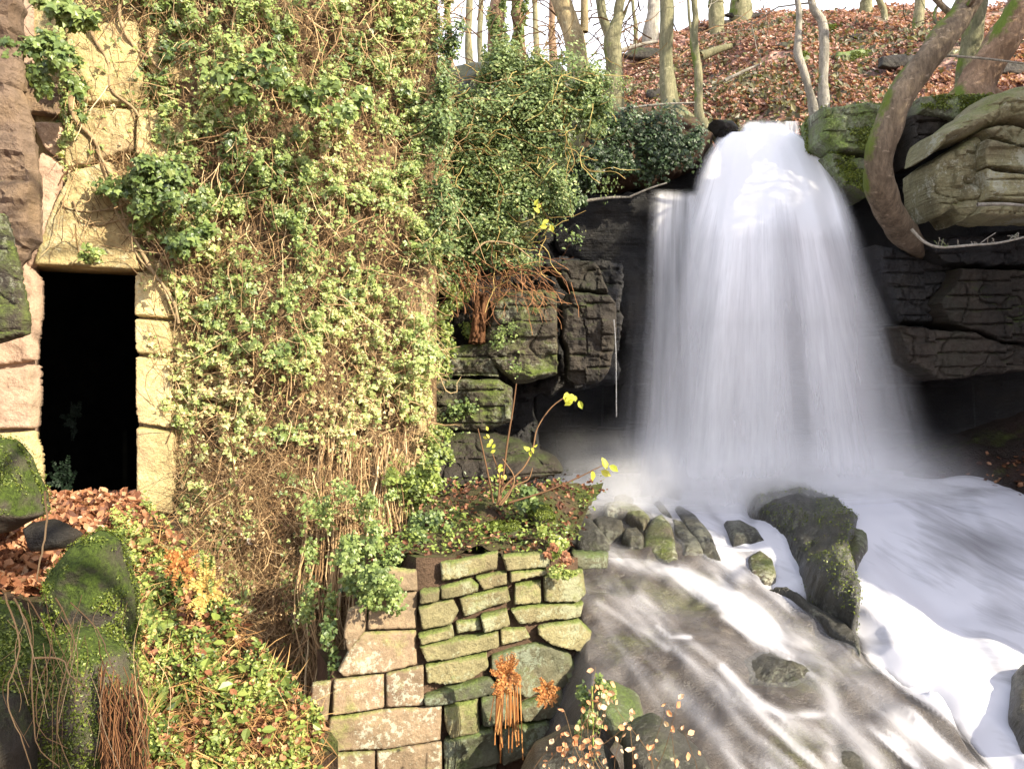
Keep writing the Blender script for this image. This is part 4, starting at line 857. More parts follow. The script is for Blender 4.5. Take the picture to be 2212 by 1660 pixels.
# arc at the upper left and the chute above the lip
sheet(mb, A, [(1545, 296), (1515, 340), (1498, 380), (1480, 450)], [(1600, 296), (1590, 340), (1585, 380), (1580, 450)], 10.8, 10.2, 296, 450, lambda s, t, u, v: sm(s/.3)*sm((1-s)/.1+.3)*.8*sm((450-v)/60), 40, 40, .05, 23)
sheet(mb, A, [(1600, 258), (1580, 300)], [(1700, 258), (1740, 310)], 11.3, 10.5, 258, 306, lambda s, t, u, v: sm(s/.2)*sm((1-s)/.2)*1.2*sm(t*3)*sm(np.sin(np.pi*s)*1.6+t-.35), 50, 24, .1, 24)
sheet(mb, A, [(1690, 268), (1700, 340)], [(1728, 268), (1740, 340)], 10.7, 10.5, 262, 350, lambda s, t, u, v: sm(s/.3)*sm((1-s)/.3)*.55, 20, 24, .02, 25)
# faint outer spray
sheet(mb, A, [(1330, 480), (1340, 700), (1300, 1000), (1260, 1080)], [(1480, 480), (1480, 700), (1500, 1000), (1520, 1080)], 9.9, 9.5, 480, 1080, lambda s, t, u, v: sm(s/.6)*sm((1-s)/.3)*.20*sm(t*1.5)*(.3+1.3*t), 50, 80, .05, 26)
sheet(mb, A, [(1780, 480), (1880, 800), (1930, 1110)], [(1900, 480), (1990, 800), (2080, 1130)], 9.9, 9.5, 480, 1120, lambda s, t, u, v: sm(s/.4)*sm((1-s)/.7)*.20*sm(t*2)*sm((1120-v)/60), 50, 80, .05, 27)
# base mist billows
for k in range(5):
    yk = 9.35-.14*k
    sheet(mb, A, [(1150-15*k, 880), (1120, 1130)], [(2060+15*k, 880), (2230, 1130)], yk+.1, yk-.1, 880+12*k, 1130, lambda s, t, u, v: sm(s/.3)*sm((1-s)/.3)*.20*sm(t*1.25)*sm((1-t)*5)*(.3+1.4*fbm(np.stack([s*5, t*2, s*0+k], -1), 120+k, 3)), 70, 50, .0, 30+k)
tag(mb.build('waterfall', M['fall'], origin=np.zeros(3), attrs={k: np.concatenate(a) for k, a in A.items()}), kind='structure')
# small trickle
mb = MB(); q = smoothpath([(1326, 690), (1330, 760), (1331, 900)], 20); tubes(mb, np.array([P(a, b, 8.2) for a, b in q]), np.full((1, 20), .005), 5)
tag(mb.build('water', watermat('trickle', (5, 5, 1)), origin=np.zeros(3), attrs={'dens': np.full(100, .2), 'fs': np.zeros(100), 'ft': np.linspace(0, 3, 100)}), kind='structure')

# boulders in the stream
def depth_on_bed(u, v):
    yy = np.linspace(4, 11, 400); zz = bed(0, yy); vv = VC-F*zz/yy; return float(np.interp(v, vv[::-1], yy[::-1]))
spec = [([(960, 300), (940, 270), (1000, 210), (1060, 220), (1130, 240), (1260, 280), (1380, 350), (1440, 400), (1480, 430), (1440, 560), (1450, 640), (1455, 690), (1485, 760), (1470, 860), (1450, 880), (1380, 830), (1300, 760), (1230, 650), (1180, 550), (1080, 430), (1000, 380)], 'streamrock', 'largest dark boulder curving between the two streams of white water', dict(T=.35, amp=.06, tilt=.9)),
        ([(1340, 440), (1440, 400), (1500, 450), (1526, 480), (1520, 550), (1450, 645), (1380, 600), (1310, 500)], 'streamtan', 'rounded tan stone set against the right side of the largest boulder', dict(T=.3, amp=.03, tilt=.5, dy=-.25)),
        ([(1080, 690), (1160, 690), (1300, 778), (1400, 840), (1478, 905), (1492, 1000), (1430, 950), (1300, 835), (1170, 730)], 'streamrock', 'low dark ridge of rock below the largest boulder at the edge of the chute', dict(T=.1, amp=.03, tilt=.8)),
        ([(610, 225), (640, 212), (690, 235), (720, 265), (690, 310), (640, 300), (612, 260)], 'streamrock', 'small dark stone alone in the white foam', dict(T=.15, amp=.02, tilt=.6)),
        ([(570, 320), (590, 300), (640, 360), (660, 400), (610, 370)], 'streamrock', 'tiny dark stone above the mossy round one in the cascade', dict(T=.1, amp=.02, tilt=.6)),
        ([(660, 350), (685, 332), (760, 380), (830, 470), (880, 590), (800, 580), (740, 480)], 'streamrock', 'narrow slanting dark stone in the middle of the cascade', dict(T=.18, amp=.03, tilt=.8)),
        ([(650, 390), (700, 400), (770, 480), (800, 560), (700, 570), (670, 480)], 'streamrock', 'wet grey stone left of the narrow slanting one', dict(T=.18, amp=.03, tilt=.8)),
        ([(530, 450), (570, 390), (610, 375), (650, 420), (680, 540), (690, 600), (640, 600), (560, 555), (522, 520)], 'streamtan', 'mossy rounded stone with a green top in the cascade', dict(T=.2, amp=.03, tilt=.5)),
        ([(880, 400), (950, 395), (1030, 440), (1070, 500), (980, 490), (920, 510)], 'streamrock', 'flat wet stone half veiled by foam left of the largest boulder', dict(T=.15, amp=.02, tilt=.9)),
        ([(985, 560), (1040, 530), (1100, 570), (1118, 640), (1060, 685), (1000, 640)], 'streamtan', 'small brown rounded stone below the flat veiled one', dict(T=.15, amp=.02, tilt=.6)),
        ([(130, 390), (200, 360), (300, 400), (380, 500), (385, 552), (260, 545), (160, 500)], 'streamrock', 'wet slab beside the top corner of the stone pier', dict(T=.25, amp=.04, tilt=.8)),
        ([(300, 400), (350, 380), (440, 400), (440, 470), (360, 490), (310, 450)], 'streamrock', 'pitted stone in the middle of the ring of wet rocks', dict(T=.2, amp=.04, tilt=.8)),
        ([(350, 330), (420, 315), (500, 340), (560, 400), (530, 450), (440, 390), (360, 380)], 'streamtan', 'brown wet stone at the upper edge of the cascade', dict(T=.2, amp=.03, tilt=.8)),
        ([(205, 330), (280, 315), (300, 370), (230, 385)], 'streamtan', 'small tan stone near the pool outlet', dict(T=.12, amp=.02, tilt=.6)),
        ([(440, 440), (500, 430), (535, 480), (530, 540), (460, 530), (430, 490)], 'streamrock', 'wet brown stone just left of the mossy round one', dict(T=.2, amp=.03)),
        ([(395, 300), (440, 288), (490, 305), (480, 330), (410, 330)], 'streamrock', 'little dark stone at the top of the ring of wet rocks', dict(T=.16, amp=.02)),
        ([(250, 385), (300, 375), (318, 440), (300, 480), (255, 450)], 'streamrock', 'dark narrow stone beside the pitted one', dict(T=.2, amp=.03)),
        ([(840, 620), (900, 600), (950, 650), (930, 700), (860, 690)], 'streamrock', 'dark stone awash in the foam below the cascade', dict(T=.1, amp=.03, back=-1)),
        ([(85, 260), (120, 222), (160, 225), (190, 290), (170, 325), (110, 320)], 'streamrock', 'dark rounded stone at the left edge of the foam', dict(T=.2, amp=.02, tilt=.4)),
        ([(-60, 70), (60, 60), (120, 90), (175, 130), (120, 150), (-60, 150)], 'cliffbrown', 'low dark rock at the left side of the pool', dict(T=.2, amp=.03, tilt=1.)),
        ([(-60, 180), (50, 175), (80, 200), (60, 240), (-60, 240)], 'streamrock', 'dark stone by the pool edge behind the seedling', dict(T=.2, amp=.03, tilt=1.)),
        ([(880, 1000), (1050, 960), (1250, 1020), (1330, 1100), (1320, 1220), (1160, 1250), (1020, 1150), (920, 1060)], 'streamrock', 'broad submerged dark rock in the lower cascade', dict(back=-1, T=.2, amp=.05, tilt=1.2, dz=.02)),
        ([(1330, 1370), (1450, 1340), (1520, 1420), (1500, 1500), (1380, 1500), (1320, 1440)], 'streamrock', 'dark submerged stone at the bottom of the cascade', dict(back=-1, T=.15, amp=.03, tilt=1.2)),
        ([(2150, 1080), (2190, 1040), (2330, 1040), (2330, 1440), (2200, 1400), (2140, 1260)], 'streamrock', 'grey stone veiled by water at the right edge of the photo', dict(T=.25, amp=.03, tilt=.8))]
for q, mt, lab, kw in spec:
    pts = z6(q); cv_ = max(a[1] for a in pts); cu = np.mean([a[0] for a in pts]); dy = kw.pop('dy', 0); kw.pop('dz', 0)
    mid = np.mean([a[1] for a in pts]); Yq = depth_on_bed(cu, mid)+dy; kw.pop('tilt', 0); kw['T'] = kw['T']*(.85 if kw['T'] > .3 else .5); kw['p'] = 2.6; kw['amp'] = kw['amp']*.9
    rock('stream_boulder', pts, Yq, M[mt], lab, 'boulder', onbed=1., **kw)
# dark boulders at the foot of the pier
rock('boulder', z7([(1330, 1780), (1480, 1540), (1690, 1445), (1850, 1480), (1960, 1610), (2000, 1780)]), 5.0, M['streamrock'], 'dark wet boulder at the bottom of the pier', 'boulder', T=.3, amp=.05, tilt=.4)
rock('boulder', z7([(1830, 1210), (1950, 1185), (2090, 1250), (2130, 1420), (2040, 1500), (1910, 1420), (1820, 1330)]), 5.4, M['rubbledark'], 'dark boulder with a green tuft right of the pier', 'boulder', T=.3, amp=.05, tilt=.4)
rock('boulder', z7([(2000, 1480), (2200, 1400), (2450, 1560), (2560, 1780), (2000, 1780)]), 4.9, M['streamrock'], 'low wet boulder at the bottom edge under the orange leaved twigs', 'boulder', T=.3, amp=.05, tilt=.8)

# ------------------------------------------------------------ top of the pier: soil, small stones, leaves
mb = MB(); sx, sy = np.meshgrid(np.linspace(0, 1, 50), np.linspace(0, 1, 30), indexing='ij')
fu = 780+(1222-780)*sx; Y0 = np.interp(fu, [780, 905, 1275], [5.6, 5.75, 6.45]); v0 = np.interp(fu, [780, 905, 1100, 1240], [1235, 1215, 1192, 1190])
zz = (VC-v0)/F*Y0; Yp = Y0+sy*1.6; xp = (fu-UC)/F*Y0+sy*.45; zp = zz+.34*sy+(fbm(np.stack([xp*4, Yp*4, xp*0], -1), 130, 4)-.5)*.22
grid(mb, xp, Yp, zp); tag(mb.build('soil', M['soil'], origin=np.zeros(3)), kind='structure')
soilv = np.stack([xp.ravel(), Yp.ravel(), zp.ravel()], 1)
for q, mt, lab, Yq in (([(1050, 170), (1150, 158), (1340, 200), (1310, 255), (1060, 245)], 'mossboulder', 'flat mossy stone on top of the pier', 6.9), ([(1060, 215), (1150, 235), (1205, 300), (1075, 295)], 'mossboulder', 'smaller mossy stone tucked under the flat one on the pier', 6.7),
                  ([(1050, 70), (1200, 55), (1220, 150), (1060, 155)], 'cliffbrown', 'grey square stone behind the seedling stems', 7.2), ([(1450, 170), (1560, 165), (1600, 230), (1500, 260)], 'mossboulder', 'mossy lump at the right end of the pier top', 6.7),
                  ([(1230, 260), (1400, 260), (1420, 330), (1250, 340)], 'mossboulder', 'low mossy stone in the soil of the pier top', 6.5), ([(880, 20), (1050, 10), (1060, 120), (900, 130)], 'cliffbrown', 'dim grey rock left of the seedling', 7.4)):
    rock('boulder', z7(q), Yq, M[mt], lab, 'boulder', T=.14, amp=.03, tilt=.5)
mb = MB(); n = 2600; p = soilv[rng.integers(0, len(soilv), n)]+rn(n, .03); k = fbm(p*3, 181, 3) > .47; p = p[k]; n = len(p); leaves(mb, p+np.array([0, 0, .04])*rng.random((n, 1))*2, np.array([.1, -.4, .9])+rn(n, .5), rng.uniform(.02, .045, n), pal(rng.random(n)*.6, LIME), T_oval(), spin=3)
tag(mb.build('ground_cover', M['ivy'], smooth=False), 'low green weeds and moss growing over the top of the stone pier', 'ground cover', kind='stuff')
mb = MB(); n = 700; p = soilv[rng.integers(0, len(soilv), n)]+rn(n, .03); leaves(mb, p+np.array([0, 0, .03]), np.array([.1, -.4, .9])+rn(n, .5), rng.uniform(.025, .055, n), pal(rng.beta(1.3, 2.2, n), RED)*np.array([.7, .68, .7]), T_curl(), spin=3)
tag(mb.build('fallen_leaves', M['litter'], smooth=False), 'small purple brown dead leaves on top of the stone pier', 'fallen leaves', kind='stuff')
def tuft(name, lab, cat, parts, mat='ivy', kind=None):
    mb = MB()
    for a in parts: leaves(mb, a[0], a[1], a[2], a[3], a[4], spin=1.5)
    return tag(mb.build(name, M[mat], smooth=False), lab, cat, kind=kind)
tuft('ivy', 'bright green ivy trailing down the wall onto the left of the pier top', 'ivy', [blob(1500, 905, 1050, 75, 95, 6.9, (.025, .05), .45, palt=LIME, seed=1), blob(700, 930, 1130, 60, 60, 6.4, (.025, .045), .3), blob(500, 860, 1230, 70, 55, 5.9, (.02, .045), .25), blob(300, 800, 1290, 50, 60, 5.65, (.02, .04), .2), blob(200, 730, 1370, 40, 70, 5.5, (.02, .04), .2), blob(1400, 830, 1250, 75, 55, 5.5, (.018, .04), .4), blob(1100, 790, 1190, 70, 60, 5.75, (.018, .04), .45), blob(350, 815, 1090, 50, 60, 6.2, (.018, .035), .5), blob(500, 720, 1080, 80, 110, 6.3, (.018, .035), .5), blob(420, 690, 1260, 60, 110, 5.75, (.018, .035), .5)])
tuft('weed_tuft', 'yellow green leafy weed hanging over the right end of the pier top', 'plant', [blob(420, 1190, 1150, 32, 45, 6.3, (.02, .045), .6, palt=LIME)])
tuft('weed_tuft', 'dark green broad leaved weed right of the seedling base', 'plant', [blob(160, 1135, 1075, 50, 30, 6.6, (.04, .08), .25)])
tuft('moss_tuft', 'bright green moss tuft on the mossy corner block of the pier', 'moss', [blob(500, 1215, 1240, 38, 22, 6.12, (.01, .025), .55, palt=LIME, th=.06)])
tuft('weed_tuft', 'green tuft on the dark boulder right of the pier', 'plant', [blob(300, 1320, 1492, 28, 20, 5.1, (.015, .03), .5, palt=LIME, th=.08)])
tuft('weed_tuft', 'trailing green weed on the right side of the pier foot', 'plant', [blob(500, 1270, 1510, 40, 60, 5.45, (.015, .035), .35), blob(250, 1270, 1600, 25, 60, 5.0, (.015, .03), .4)])
tuft('fallen_leaves', 'orange red leaves on the top right corner block of the pier', 'fallen leaves', [blob(150, 1210, 1205, 30, 25, 6.15, (.02, .045), .5, palt=RED, th=.08)], 'litter', 'stuff')

# seedling with yellow leaves
sd = empty('seedling', P(1075, 1090, 6.6)); tag(sd, 'thin bare stemmed seedling with a few yellow leaves growing on the pier top', 'seedling')
stems = [[(1078, 1090), (1085, 1040), (1095, 960), (1108, 880), (1115, 828)], [(1072, 1090), (1090, 1050), (1130, 1010), (1150, 970), (1160, 925), (1190, 880), (1230, 850)], [(1065, 1085), (1055, 1030), (1040, 960), (1032, 925)], [(1080, 1085), (1110, 1050), (1140, 1035), (1150, 1010)],
         [(1075, 1090), (1078, 1030), (1062, 975)], [(1082, 1090), (1100, 1065), (1110, 1030), (1085, 990)], [(1100, 1085), (1180, 1060), (1250, 1030), (1300, 1005)]]
for i, q in enumerate(stems):
    A_ = np.array([P(a, b, 6.5-.04*i) for a, b in smoothpath(q, 26)]); mb = MB(); tubes(mb, A_, np.linspace(.010, .004, 26)[None]*(.8 if i else 1), 6, pal(np.array([.55 if i % 2 else .35]), TAN)*np.array([.75, .68, .7])); mb.build('stem', M['twig'], sd)
YEL = [(0, (.45, .50, .06)), (1, (.75, .70, .15))]
for cu, cv_, n, s in ((1240, 858, 4, .09), (1298, 1000, 5, .10), (1232, 850, 3, .06), (1065, 962, 4, .05), (1148, 968, 6, .05), (1085, 1020, 6, .045), (1155, 450, 0, .1), (1040, 930, 3, .04)):
    if not n: continue
    p = P(cu, cv_, 6.3)+rn(n, .028)
    for j in range(n):
        mb = MB(); leaves(mb, p[j:j+1], np.array([[.2, -1, .2]])+rn(1, .35), np.full(1, s)*rng.uniform(.75, 1.1, 1), pal(rng.random(1), YEL), T_oval(), spin=1.2); mb.build('leaf', M['yellowleaf'], sd, smooth=False)

# dead orange ferns on the pier
RUST = [(0, (.18, .06, .02)), (.5, (.45, .18, .05)), (1, (.65, .34, .12))]
def fern(cu, cv_, Y, r, nf, lab, droop=.0, tail=None, pal_=RUST, sz=.03):
    mb = MB(); c0 = P(cu, cv_, Y)
    for i in range(nf):
        a = rng.uniform(-math.pi, math.pi); L = r*rng.uniform(.6, 1.1); t = np.linspace(0, 1, 12)
        path = c0+np.stack([np.cos(a)*L*t*.62, -.22*r*t-.05, np.sin(a)*L*t-.5*droop*L*t*t], 1)
        tubes(mb, path, np.full((1, 12), .0022), 3, pal(np.array([.3]), pal_))
        k = np.repeat(np.arange(2, 12), 2); sd_ = np.tile([1, -1], 10); dr = path[k]-path[k-1]; dr /= np.linalg.norm(dr, axis=1, keepdims=True)
        side = np.cross(dr, [0, -1., 0])*sd_[:, None]; leaves(mb, path[k], np.array([0, -1., .2])+rn(20, .3), sz*(1.2-.8*t[k]), pal(rng.random(20), pal_), T_small(), up=side+dr*.5, spin=.2)
    if tail:
        for i in range(tail[1]):
            t = np.linspace(0, 1, 10); A_ = c0+np.stack([rng.normal(0, .05)+rng.normal(0, .03)*t, -.05-.03*t, -tail[0]*t*rng.uniform(.5, 1)], 1); tubes(mb, A_, np.full((1, 10), rng.uniform(.003, .006)), 3, pal(np.array([rng.random()]), RUST)*.8)
    return tag(mb.build('fern', M['litter'], smooth=False), lab, 'fern')
fern(1095, 1452, 5.5, .17, 26, 'dead orange fern with a long hanging skirt on the pier face', tail=(.55, 30))
fern(1180, 1482, 5.6, .13, 16, 'smaller dead orange fern to the right on the pier face')
fern(455, 1270, 4.7, .18, 14, 'yellow orange bracken frond on the bank below the doorway', pal_=[(0, (.5, .3, .08)), (1, (.75, .6, .2))])
fern(400, 1200, 4.9, .16, 12, 'rusty bracken frond above the yellow one on the bank')
fern(460, 1225, 4.7, .12, 8, 'small green fern frond beside the yellow bracken', pal_=LIME)
fern(345, 1330, 3.9, .12, 8, 'fresh green fern at the edge of the bright mossy boulder', pal_=LIME)
fern(150, 1040, 7.2, .22, 9, 'green fern with shade-darkened leaves just inside the dark doorway', pal_=[(0, (.01, .02, .012)), (1, (.02, .04, .02))], sz=.05)  # frond colours darkened to paint in the doorway's shade
fern(170, 905, 7.6, .2, 6, 'fern with leaves coloured near black for shade, higher inside the dark doorway', pal_=[(0, (.01, .018, .012)), (1, (.016, .03, .018))], sz=.05)

# orange-leaved twigs at the bottom right of the pier
tw = empty('twiggy_shrub', P(1300, 1760, 4.6)); tag(tw, 'thin trailing twigs with sparse orange leaves at the bottom beside the pier', 'shrub')
mb = MB(); lp = []
for i in range(26):
    u1 = rng.uniform(1180, 1640); v1 = np.interp(u1, [1180, 1280, 1400, 1640], [1560, 1420, 1430, 1640])+rng.uniform(0, 160); q = smoothpath([(rng.uniform(1230, 1500), 1800), (u1+rng.normal(0, 40), (1800+v1)/2), (u1, v1)], 18)
    A_ = np.array([P(a, b, 4.5+.25*math.sin(i)) for a, b in q]); tubes(mb, A_, np.linspace(.0035, .0012, 18)[None], 3, pal(np.array([rng.uniform(.1, .6)]), TAN)); lp += [A_[j] for j in rng.integers(5, 18, 6)]+[A_[-1]]
mb.build('stem', M['twig'], tw)
lp = np.array(lp); mb = MB(); n = len(lp); leaves(mb, lp+rn(n, .012), np.array([.3, -.8, .6])+rn(n, .6), rng.uniform(.022, .048, n), pal(rng.uniform(.4, 1, n), [(0, (.35, .14, .07)), (.6, (.62, .30, .15)), (1, (.70, .55, .38))]), T_curl(), spin=3); mb.build('foliage', M['litter'], tw, smooth=False)
mb = MB(); q = [(1278, 1480), (1280, 1560), (1282, 1700)]; tubes(mb, np.array([P(a, b, 4.9) for a, b in smoothpath(q, 12)]), np.full((1, 12), .005), 4, pal(np.array([.5]), LIME))
tag(mb.build('stem', M['twig']), 'single thin green stem hanging down beside the pier foot', 'stem')

# ------------------------------------------------------------ bush between the wall and the fall
BUSH = [(0, (.03, .05, .025)), (.3, (.08, .13, .055)), (.6, (.17, .24, .09)), (.85, (.30, .36, .14)), (1, (.46, .44, .22))]
def bushpts(n, spec, Y, size, tone, seed, pal_=BUSH, shape=T_oval):
    out = []
    for cu, cv_, ru, rv, wt in spec:
        out.append(blob(int(n*wt), cu, cv_, ru, rv, Y-(cv_-300)*.0006, size, tone, .4, shape, (.3, -.5, .5), seed, pal_))
    return out
bs = empty('bush', P(1080, 560, 8.6)); tag(bs, 'dense green evergreen bush filling the gap between the ivy wall and the fall', 'bush')
mb = MB()
for a in bushpts(46000, [(955, 240, 40, 90, .07), (945, 420, 35, 90, .06), (1200, 420, 45, 50, .04), (1000, 420, 95, 110, .2), (1120, 300, 120, 110, .2), (1150, 190, 90, 90, .12), (1250, 210, 80, 75, .1), (1010, 280, 90, 90, .1), (1120, 430, 110, 60, .1), (1060, 520, 110, 70, .1), (980, 560, 60, 60, .06), (1280, 240, 50, 60, .03), (1090, 150, 60, 60, .05)], 8.5, (.022, .048), .62, 3): leaves(mb, a[0], a[1], a[2], a[3], a[4], spin=2)
for a in (blob(2600, 945, 250, 45, 110, 7.45, (.022, .045), .55, .18, T_oval, (.3, -.5, .5), 5, BUSH), blob(2200, 955, 470, 40, 90, 7.4, (.022, .045), .6, .18, T_oval, (.3, -.5, .5), 6, BUSH), blob(1200, 965, 110, 40, 60, 7.6, (.022, .045), .5, .15, T_oval, (.3, -.5, .5), 7, BUSH)): leaves(mb, a[0], a[1], a[2], a[3], a[4], spin=2)
mb.build('foliage', M['bush'], bs, smooth=False)
mb = MB(); n = 260; s = np.stack([rng.uniform(945, 1290, n), rng.uniform(120, 600, n)], 1)
k = inpoly(s[:, 0], s[:, 1], [(940, 180), (1060, 110), (1200, 90), (1330, 200), (1300, 300), (1200, 430), (1160, 560), (1060, 640), (930, 640)]); s = s[k]; n = len(s)
A_ = [np.array([P(a, b, 8.2) for a, b in s])+rn(n, .15)]; d = np.stack([rng.normal(0, 1, n), rng.normal(0, .3, n), rng.normal(0, .8, n)], 1)
for i in range(7): d = d+rn(n, .3); d /= np.linalg.norm(d, axis=1, keepdims=True); A_.append(A_[-1]+d*rng.uniform(.03, .09, n)[:, None])
tubes(mb, np.stack(A_, 1), np.full((n, 8), .0035), 3, pal(rng.uniform(.2, .9, n), TAN)*np.array([.9, 1, .7])); mb.build('branch', M['twig'], bs, smooth=False)
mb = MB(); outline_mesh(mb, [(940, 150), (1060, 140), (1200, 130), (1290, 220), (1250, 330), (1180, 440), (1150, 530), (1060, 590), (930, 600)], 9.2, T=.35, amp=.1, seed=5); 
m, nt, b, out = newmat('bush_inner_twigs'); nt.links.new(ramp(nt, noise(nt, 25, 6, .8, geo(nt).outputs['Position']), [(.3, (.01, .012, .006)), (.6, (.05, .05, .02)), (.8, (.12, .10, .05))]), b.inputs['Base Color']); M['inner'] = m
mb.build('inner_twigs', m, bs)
mb = MB(); q = smoothpath([(1020, 548), (1045, 525), (1075, 522), (1110, 530), (1150, 560)], 20); tubes(mb, np.array([P(a, b, 7.9) for a, b in q]), np.linspace(.012, .006, 20)[None], 6)
tag(mb.build('bare_branch', M['vine']), 'pale bare branch arching out of the bottom of the green bush', 'branch')
mb = MB(); n = 6; leaves(mb, np.array([P(a, b, 7.8) for a, b in ((1165, 460), (1160, 450), (1185, 475), (1190, 485), (1182, 490), (1155, 445))]), np.array([.2, -1, .3])+rn(n, .3), np.full(n, .075), pal(rng.random(n), YEL), T_oval())
tag(mb.build('yellow_leaves', M['yellowleaf'], smooth=False), 'few pale yellow leaves at the lower right of the green bush', 'leaves')
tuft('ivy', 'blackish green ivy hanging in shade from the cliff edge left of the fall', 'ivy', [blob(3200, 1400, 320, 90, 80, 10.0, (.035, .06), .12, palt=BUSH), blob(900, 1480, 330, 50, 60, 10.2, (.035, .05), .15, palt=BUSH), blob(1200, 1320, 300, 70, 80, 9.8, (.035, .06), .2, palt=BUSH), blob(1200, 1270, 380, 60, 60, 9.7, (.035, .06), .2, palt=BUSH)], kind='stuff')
mb = MB(); outline_mesh(mb, [(1180, 260), (1300, 240), (1400, 235), (1500, 260), (1540, 300), (1510, 360), (1400, 410), (1260, 430), (1180, 440)], 10.7, T=.4, amp=.12, seed=15); tag(mb.build('earth_bank', M['soil'], origin=np.zeros(3)), kind='structure')
tuft('ivy', 'green leaves draped over the brown rock below the bush', 'ivy', [blob(900, 960, 650, 60, 70, 8.3, (.02, .045), .5, palt=LIME), blob(900, 950, 760, 45, 90, 8.1, (.02, .045), .4, palt=LIME), blob(500, 1000, 900, 70, 60, 7.9, (.02, .04), .3), blob(600, 940, 960, 50, 60, 7.6, (.02, .045), .4, palt=LIME), blob(300, 1100, 720, 50, 70, 8.15, (.015, .03), .4)], kind='stuff')
mb = MB(); n = 200; s = np.stack([rng.uniform(950, 1180, n), rng.uniform(560, 640, n)], 1); A_ = [np.array([P(a, b, 8.15) for a, b in s])+rn(n, .1)]; d = np.tile(np.array([.5, -.2, -.6]), (n, 1))+rn(n, .5)
for i in range(7): d = d+rn(n, .2)+np.array([0, 0, -.05]); d /= np.linalg.norm(d, axis=1, keepdims=True); A_.append(A_[-1]+d*.05)
tubes(mb, np.stack(A_, 1), np.full((n, 8), .003), 3, pal(rng.uniform(0, .7, n), TAN)*np.array([.85, .65, .6])); tag(mb.build('dry_twigs', M['twig'], smooth=False), 'reddish dead bramble twigs under the green bush', 'twigs', kind='stuff')

# ------------------------------------------------------------ trees
M['bark'] = barkmat('grey_green_bark', (.13, .13, .07), (.24, .22, .13), .1)
M['barkivy'] = barkmat('tan_ivied_bark', (.22, .17, .09), (.38, .30, .17), .15)
M['barkmoss'] = barkmat('mossy_bark', (.10, .075, .05), (.21, .16, .11), .34, (.10, .13, .02))
M['barkpale'] = barkmat('pale_smooth_bark', (.22, .20, .16), (.36, .33, .28), .05)
M['barkred'] = barkmat('reddish_bark', (.16, .10, .06), (.30, .20, .13), .1)
def tree(pts, Y, mat, label, group=None, limbs=(), grow=5., roots=0, name='tree', crown=True, lean=None, Yend=None, nb=16, Yl=None):
    """pts: (u, v, width px) from the base up; continues above the frame and ends in bare branches"""
    pts = list(pts); a = np.array(pts, float); Ys = np.array(Yl) if Yl is not None else np.linspace(Y, Yend or Y, len(a))
    p3 = np.array([P(q[0], q[1], yy) for q, yy in zip(a, Ys)]); r = a[:, 2]/2/F*Y
    base = p3[0].copy(); root = empty(name, base); tag(root, label, 'tree', group)
    dirv = p3[-1]-p3[-2]; dirv /= np.linalg.norm(dirv)
    if lean is not None: dirv = np.array(lean, float); dirv /= np.linalg.norm(dirv)
    ext = [p3[-1]+dirv*grow*k/4+np.array([rng.normal(0, .1), rng.normal(0, .1), .12*k*k*.1]) for k in (1, 2, 3, 4)]
    pp = np.vstack([p3[0]+np.array([0, 0, -.35 if Y < 18 else -1.6]), p3, ext]); rr = np.concatenate([[r[0]*(1.35 if roots else 1.1)], r, r[-1]*np.array([.85, .68, .45, .2])])
    S = smoothpath(np.hstack([pp, rr[:, None]]), 60); A_ = S[:, :3]; rad = np.abs(S[:, 3])*(1+.03*np.sin(np.arange(60)*.9)+rng.normal(0, .012, 60))
    h = (A_[:, 2]-A_[0, 2]); rad = rad*(1+(.5 if roots else .12)*np.exp(-np.clip(h-.2, 0, 9)*4))
    mb = MB(); tubes(mb, A_, rad[None], 14)
    V = mb.v[0]; nn = (fbm(V*np.array([5, 5, 2.]), 140, 4)-.5); ctr = np.repeat(A_, 14, 0); V += (V-ctr)*nn[:, None]*.5
    for k in range(roots):
        an = rng.uniform(0, 6.28); L = rng.uniform(.3, .7)*r[0]*8; t = np.linspace(0, 1, 12)[:, None]
        tubes(mb, base+np.array([0, 0, .25])*(1-t)**2+np.array([math.cos(an), math.sin(an)*.6, -.25])*L*t, (r[0]*.55*(1-.8*t[:, 0]))[None], 7)
    mb.build('trunk', mat, root)
    for lm in limbs:
        lp_ = np.array([np.append(P(q[0], q[1], Y), q[2]/2/F*Y) for q in lm]); d = lp_[-1, :3]-lp_[-2, :3]; d /= np.linalg.norm(d)
        lp_ = np.vstack([lp_]+[np.append(lp_[-1, :3]+d*grow*k/3, lp_[-1, 3]*(1-k*.28)) for k in (1, 2, 3)]); S = smoothpath(lp_, 30); mb = MB(); tubes(mb, S[:, :3], np.abs(S[:, 3])[None], 9); mb.build('limb', mat, root)
    if crown:
        mb = MB()
        for i in range(nb):
            k = rng.integers(34, 59); st = A_[k]; d = np.array([rng.normal(0, 1), rng.normal(0, 1), rng.uniform(.2, 1.2)]); d /= np.linalg.norm(d); L = grow*rng.uniform(.25, .55); path = [st]
            for j in range(9): d = d+rn(1, .14)[0]+np.array([0, 0, .03]); d /= np.linalg.norm(d); path.append(path[-1]+d*L/9)
            path = np.array(path); tubes(mb, path, np.linspace(max(rad[k]*.3, .01), .005, 10)[None], 5)
            m_ = 7; ks = rng.integers(3, 9, m_); q = [path[ks]]; dd = rn(m_, .7)+d
            for j in range(5): dd = dd+rn(m_, .25); dd /= np.linalg.norm(dd, axis=1, keepdims=True); q.append(q[-1]+dd*L/14)
            tubes(mb, np.stack(q, 1), np.full((m_, 6), .006), 3)
        mb.build('crown', mat, root)
    return root
tree([(1250, 165, 48), (1243, 100, 44), (1225, 40, 42), (1212, 0, 42)], 12.5, M['barkivy'], 'stout tan trunk with ivy traces rising behind the bush', limbs=[[(1262, 70, 18), (1262, 0, 16)]])
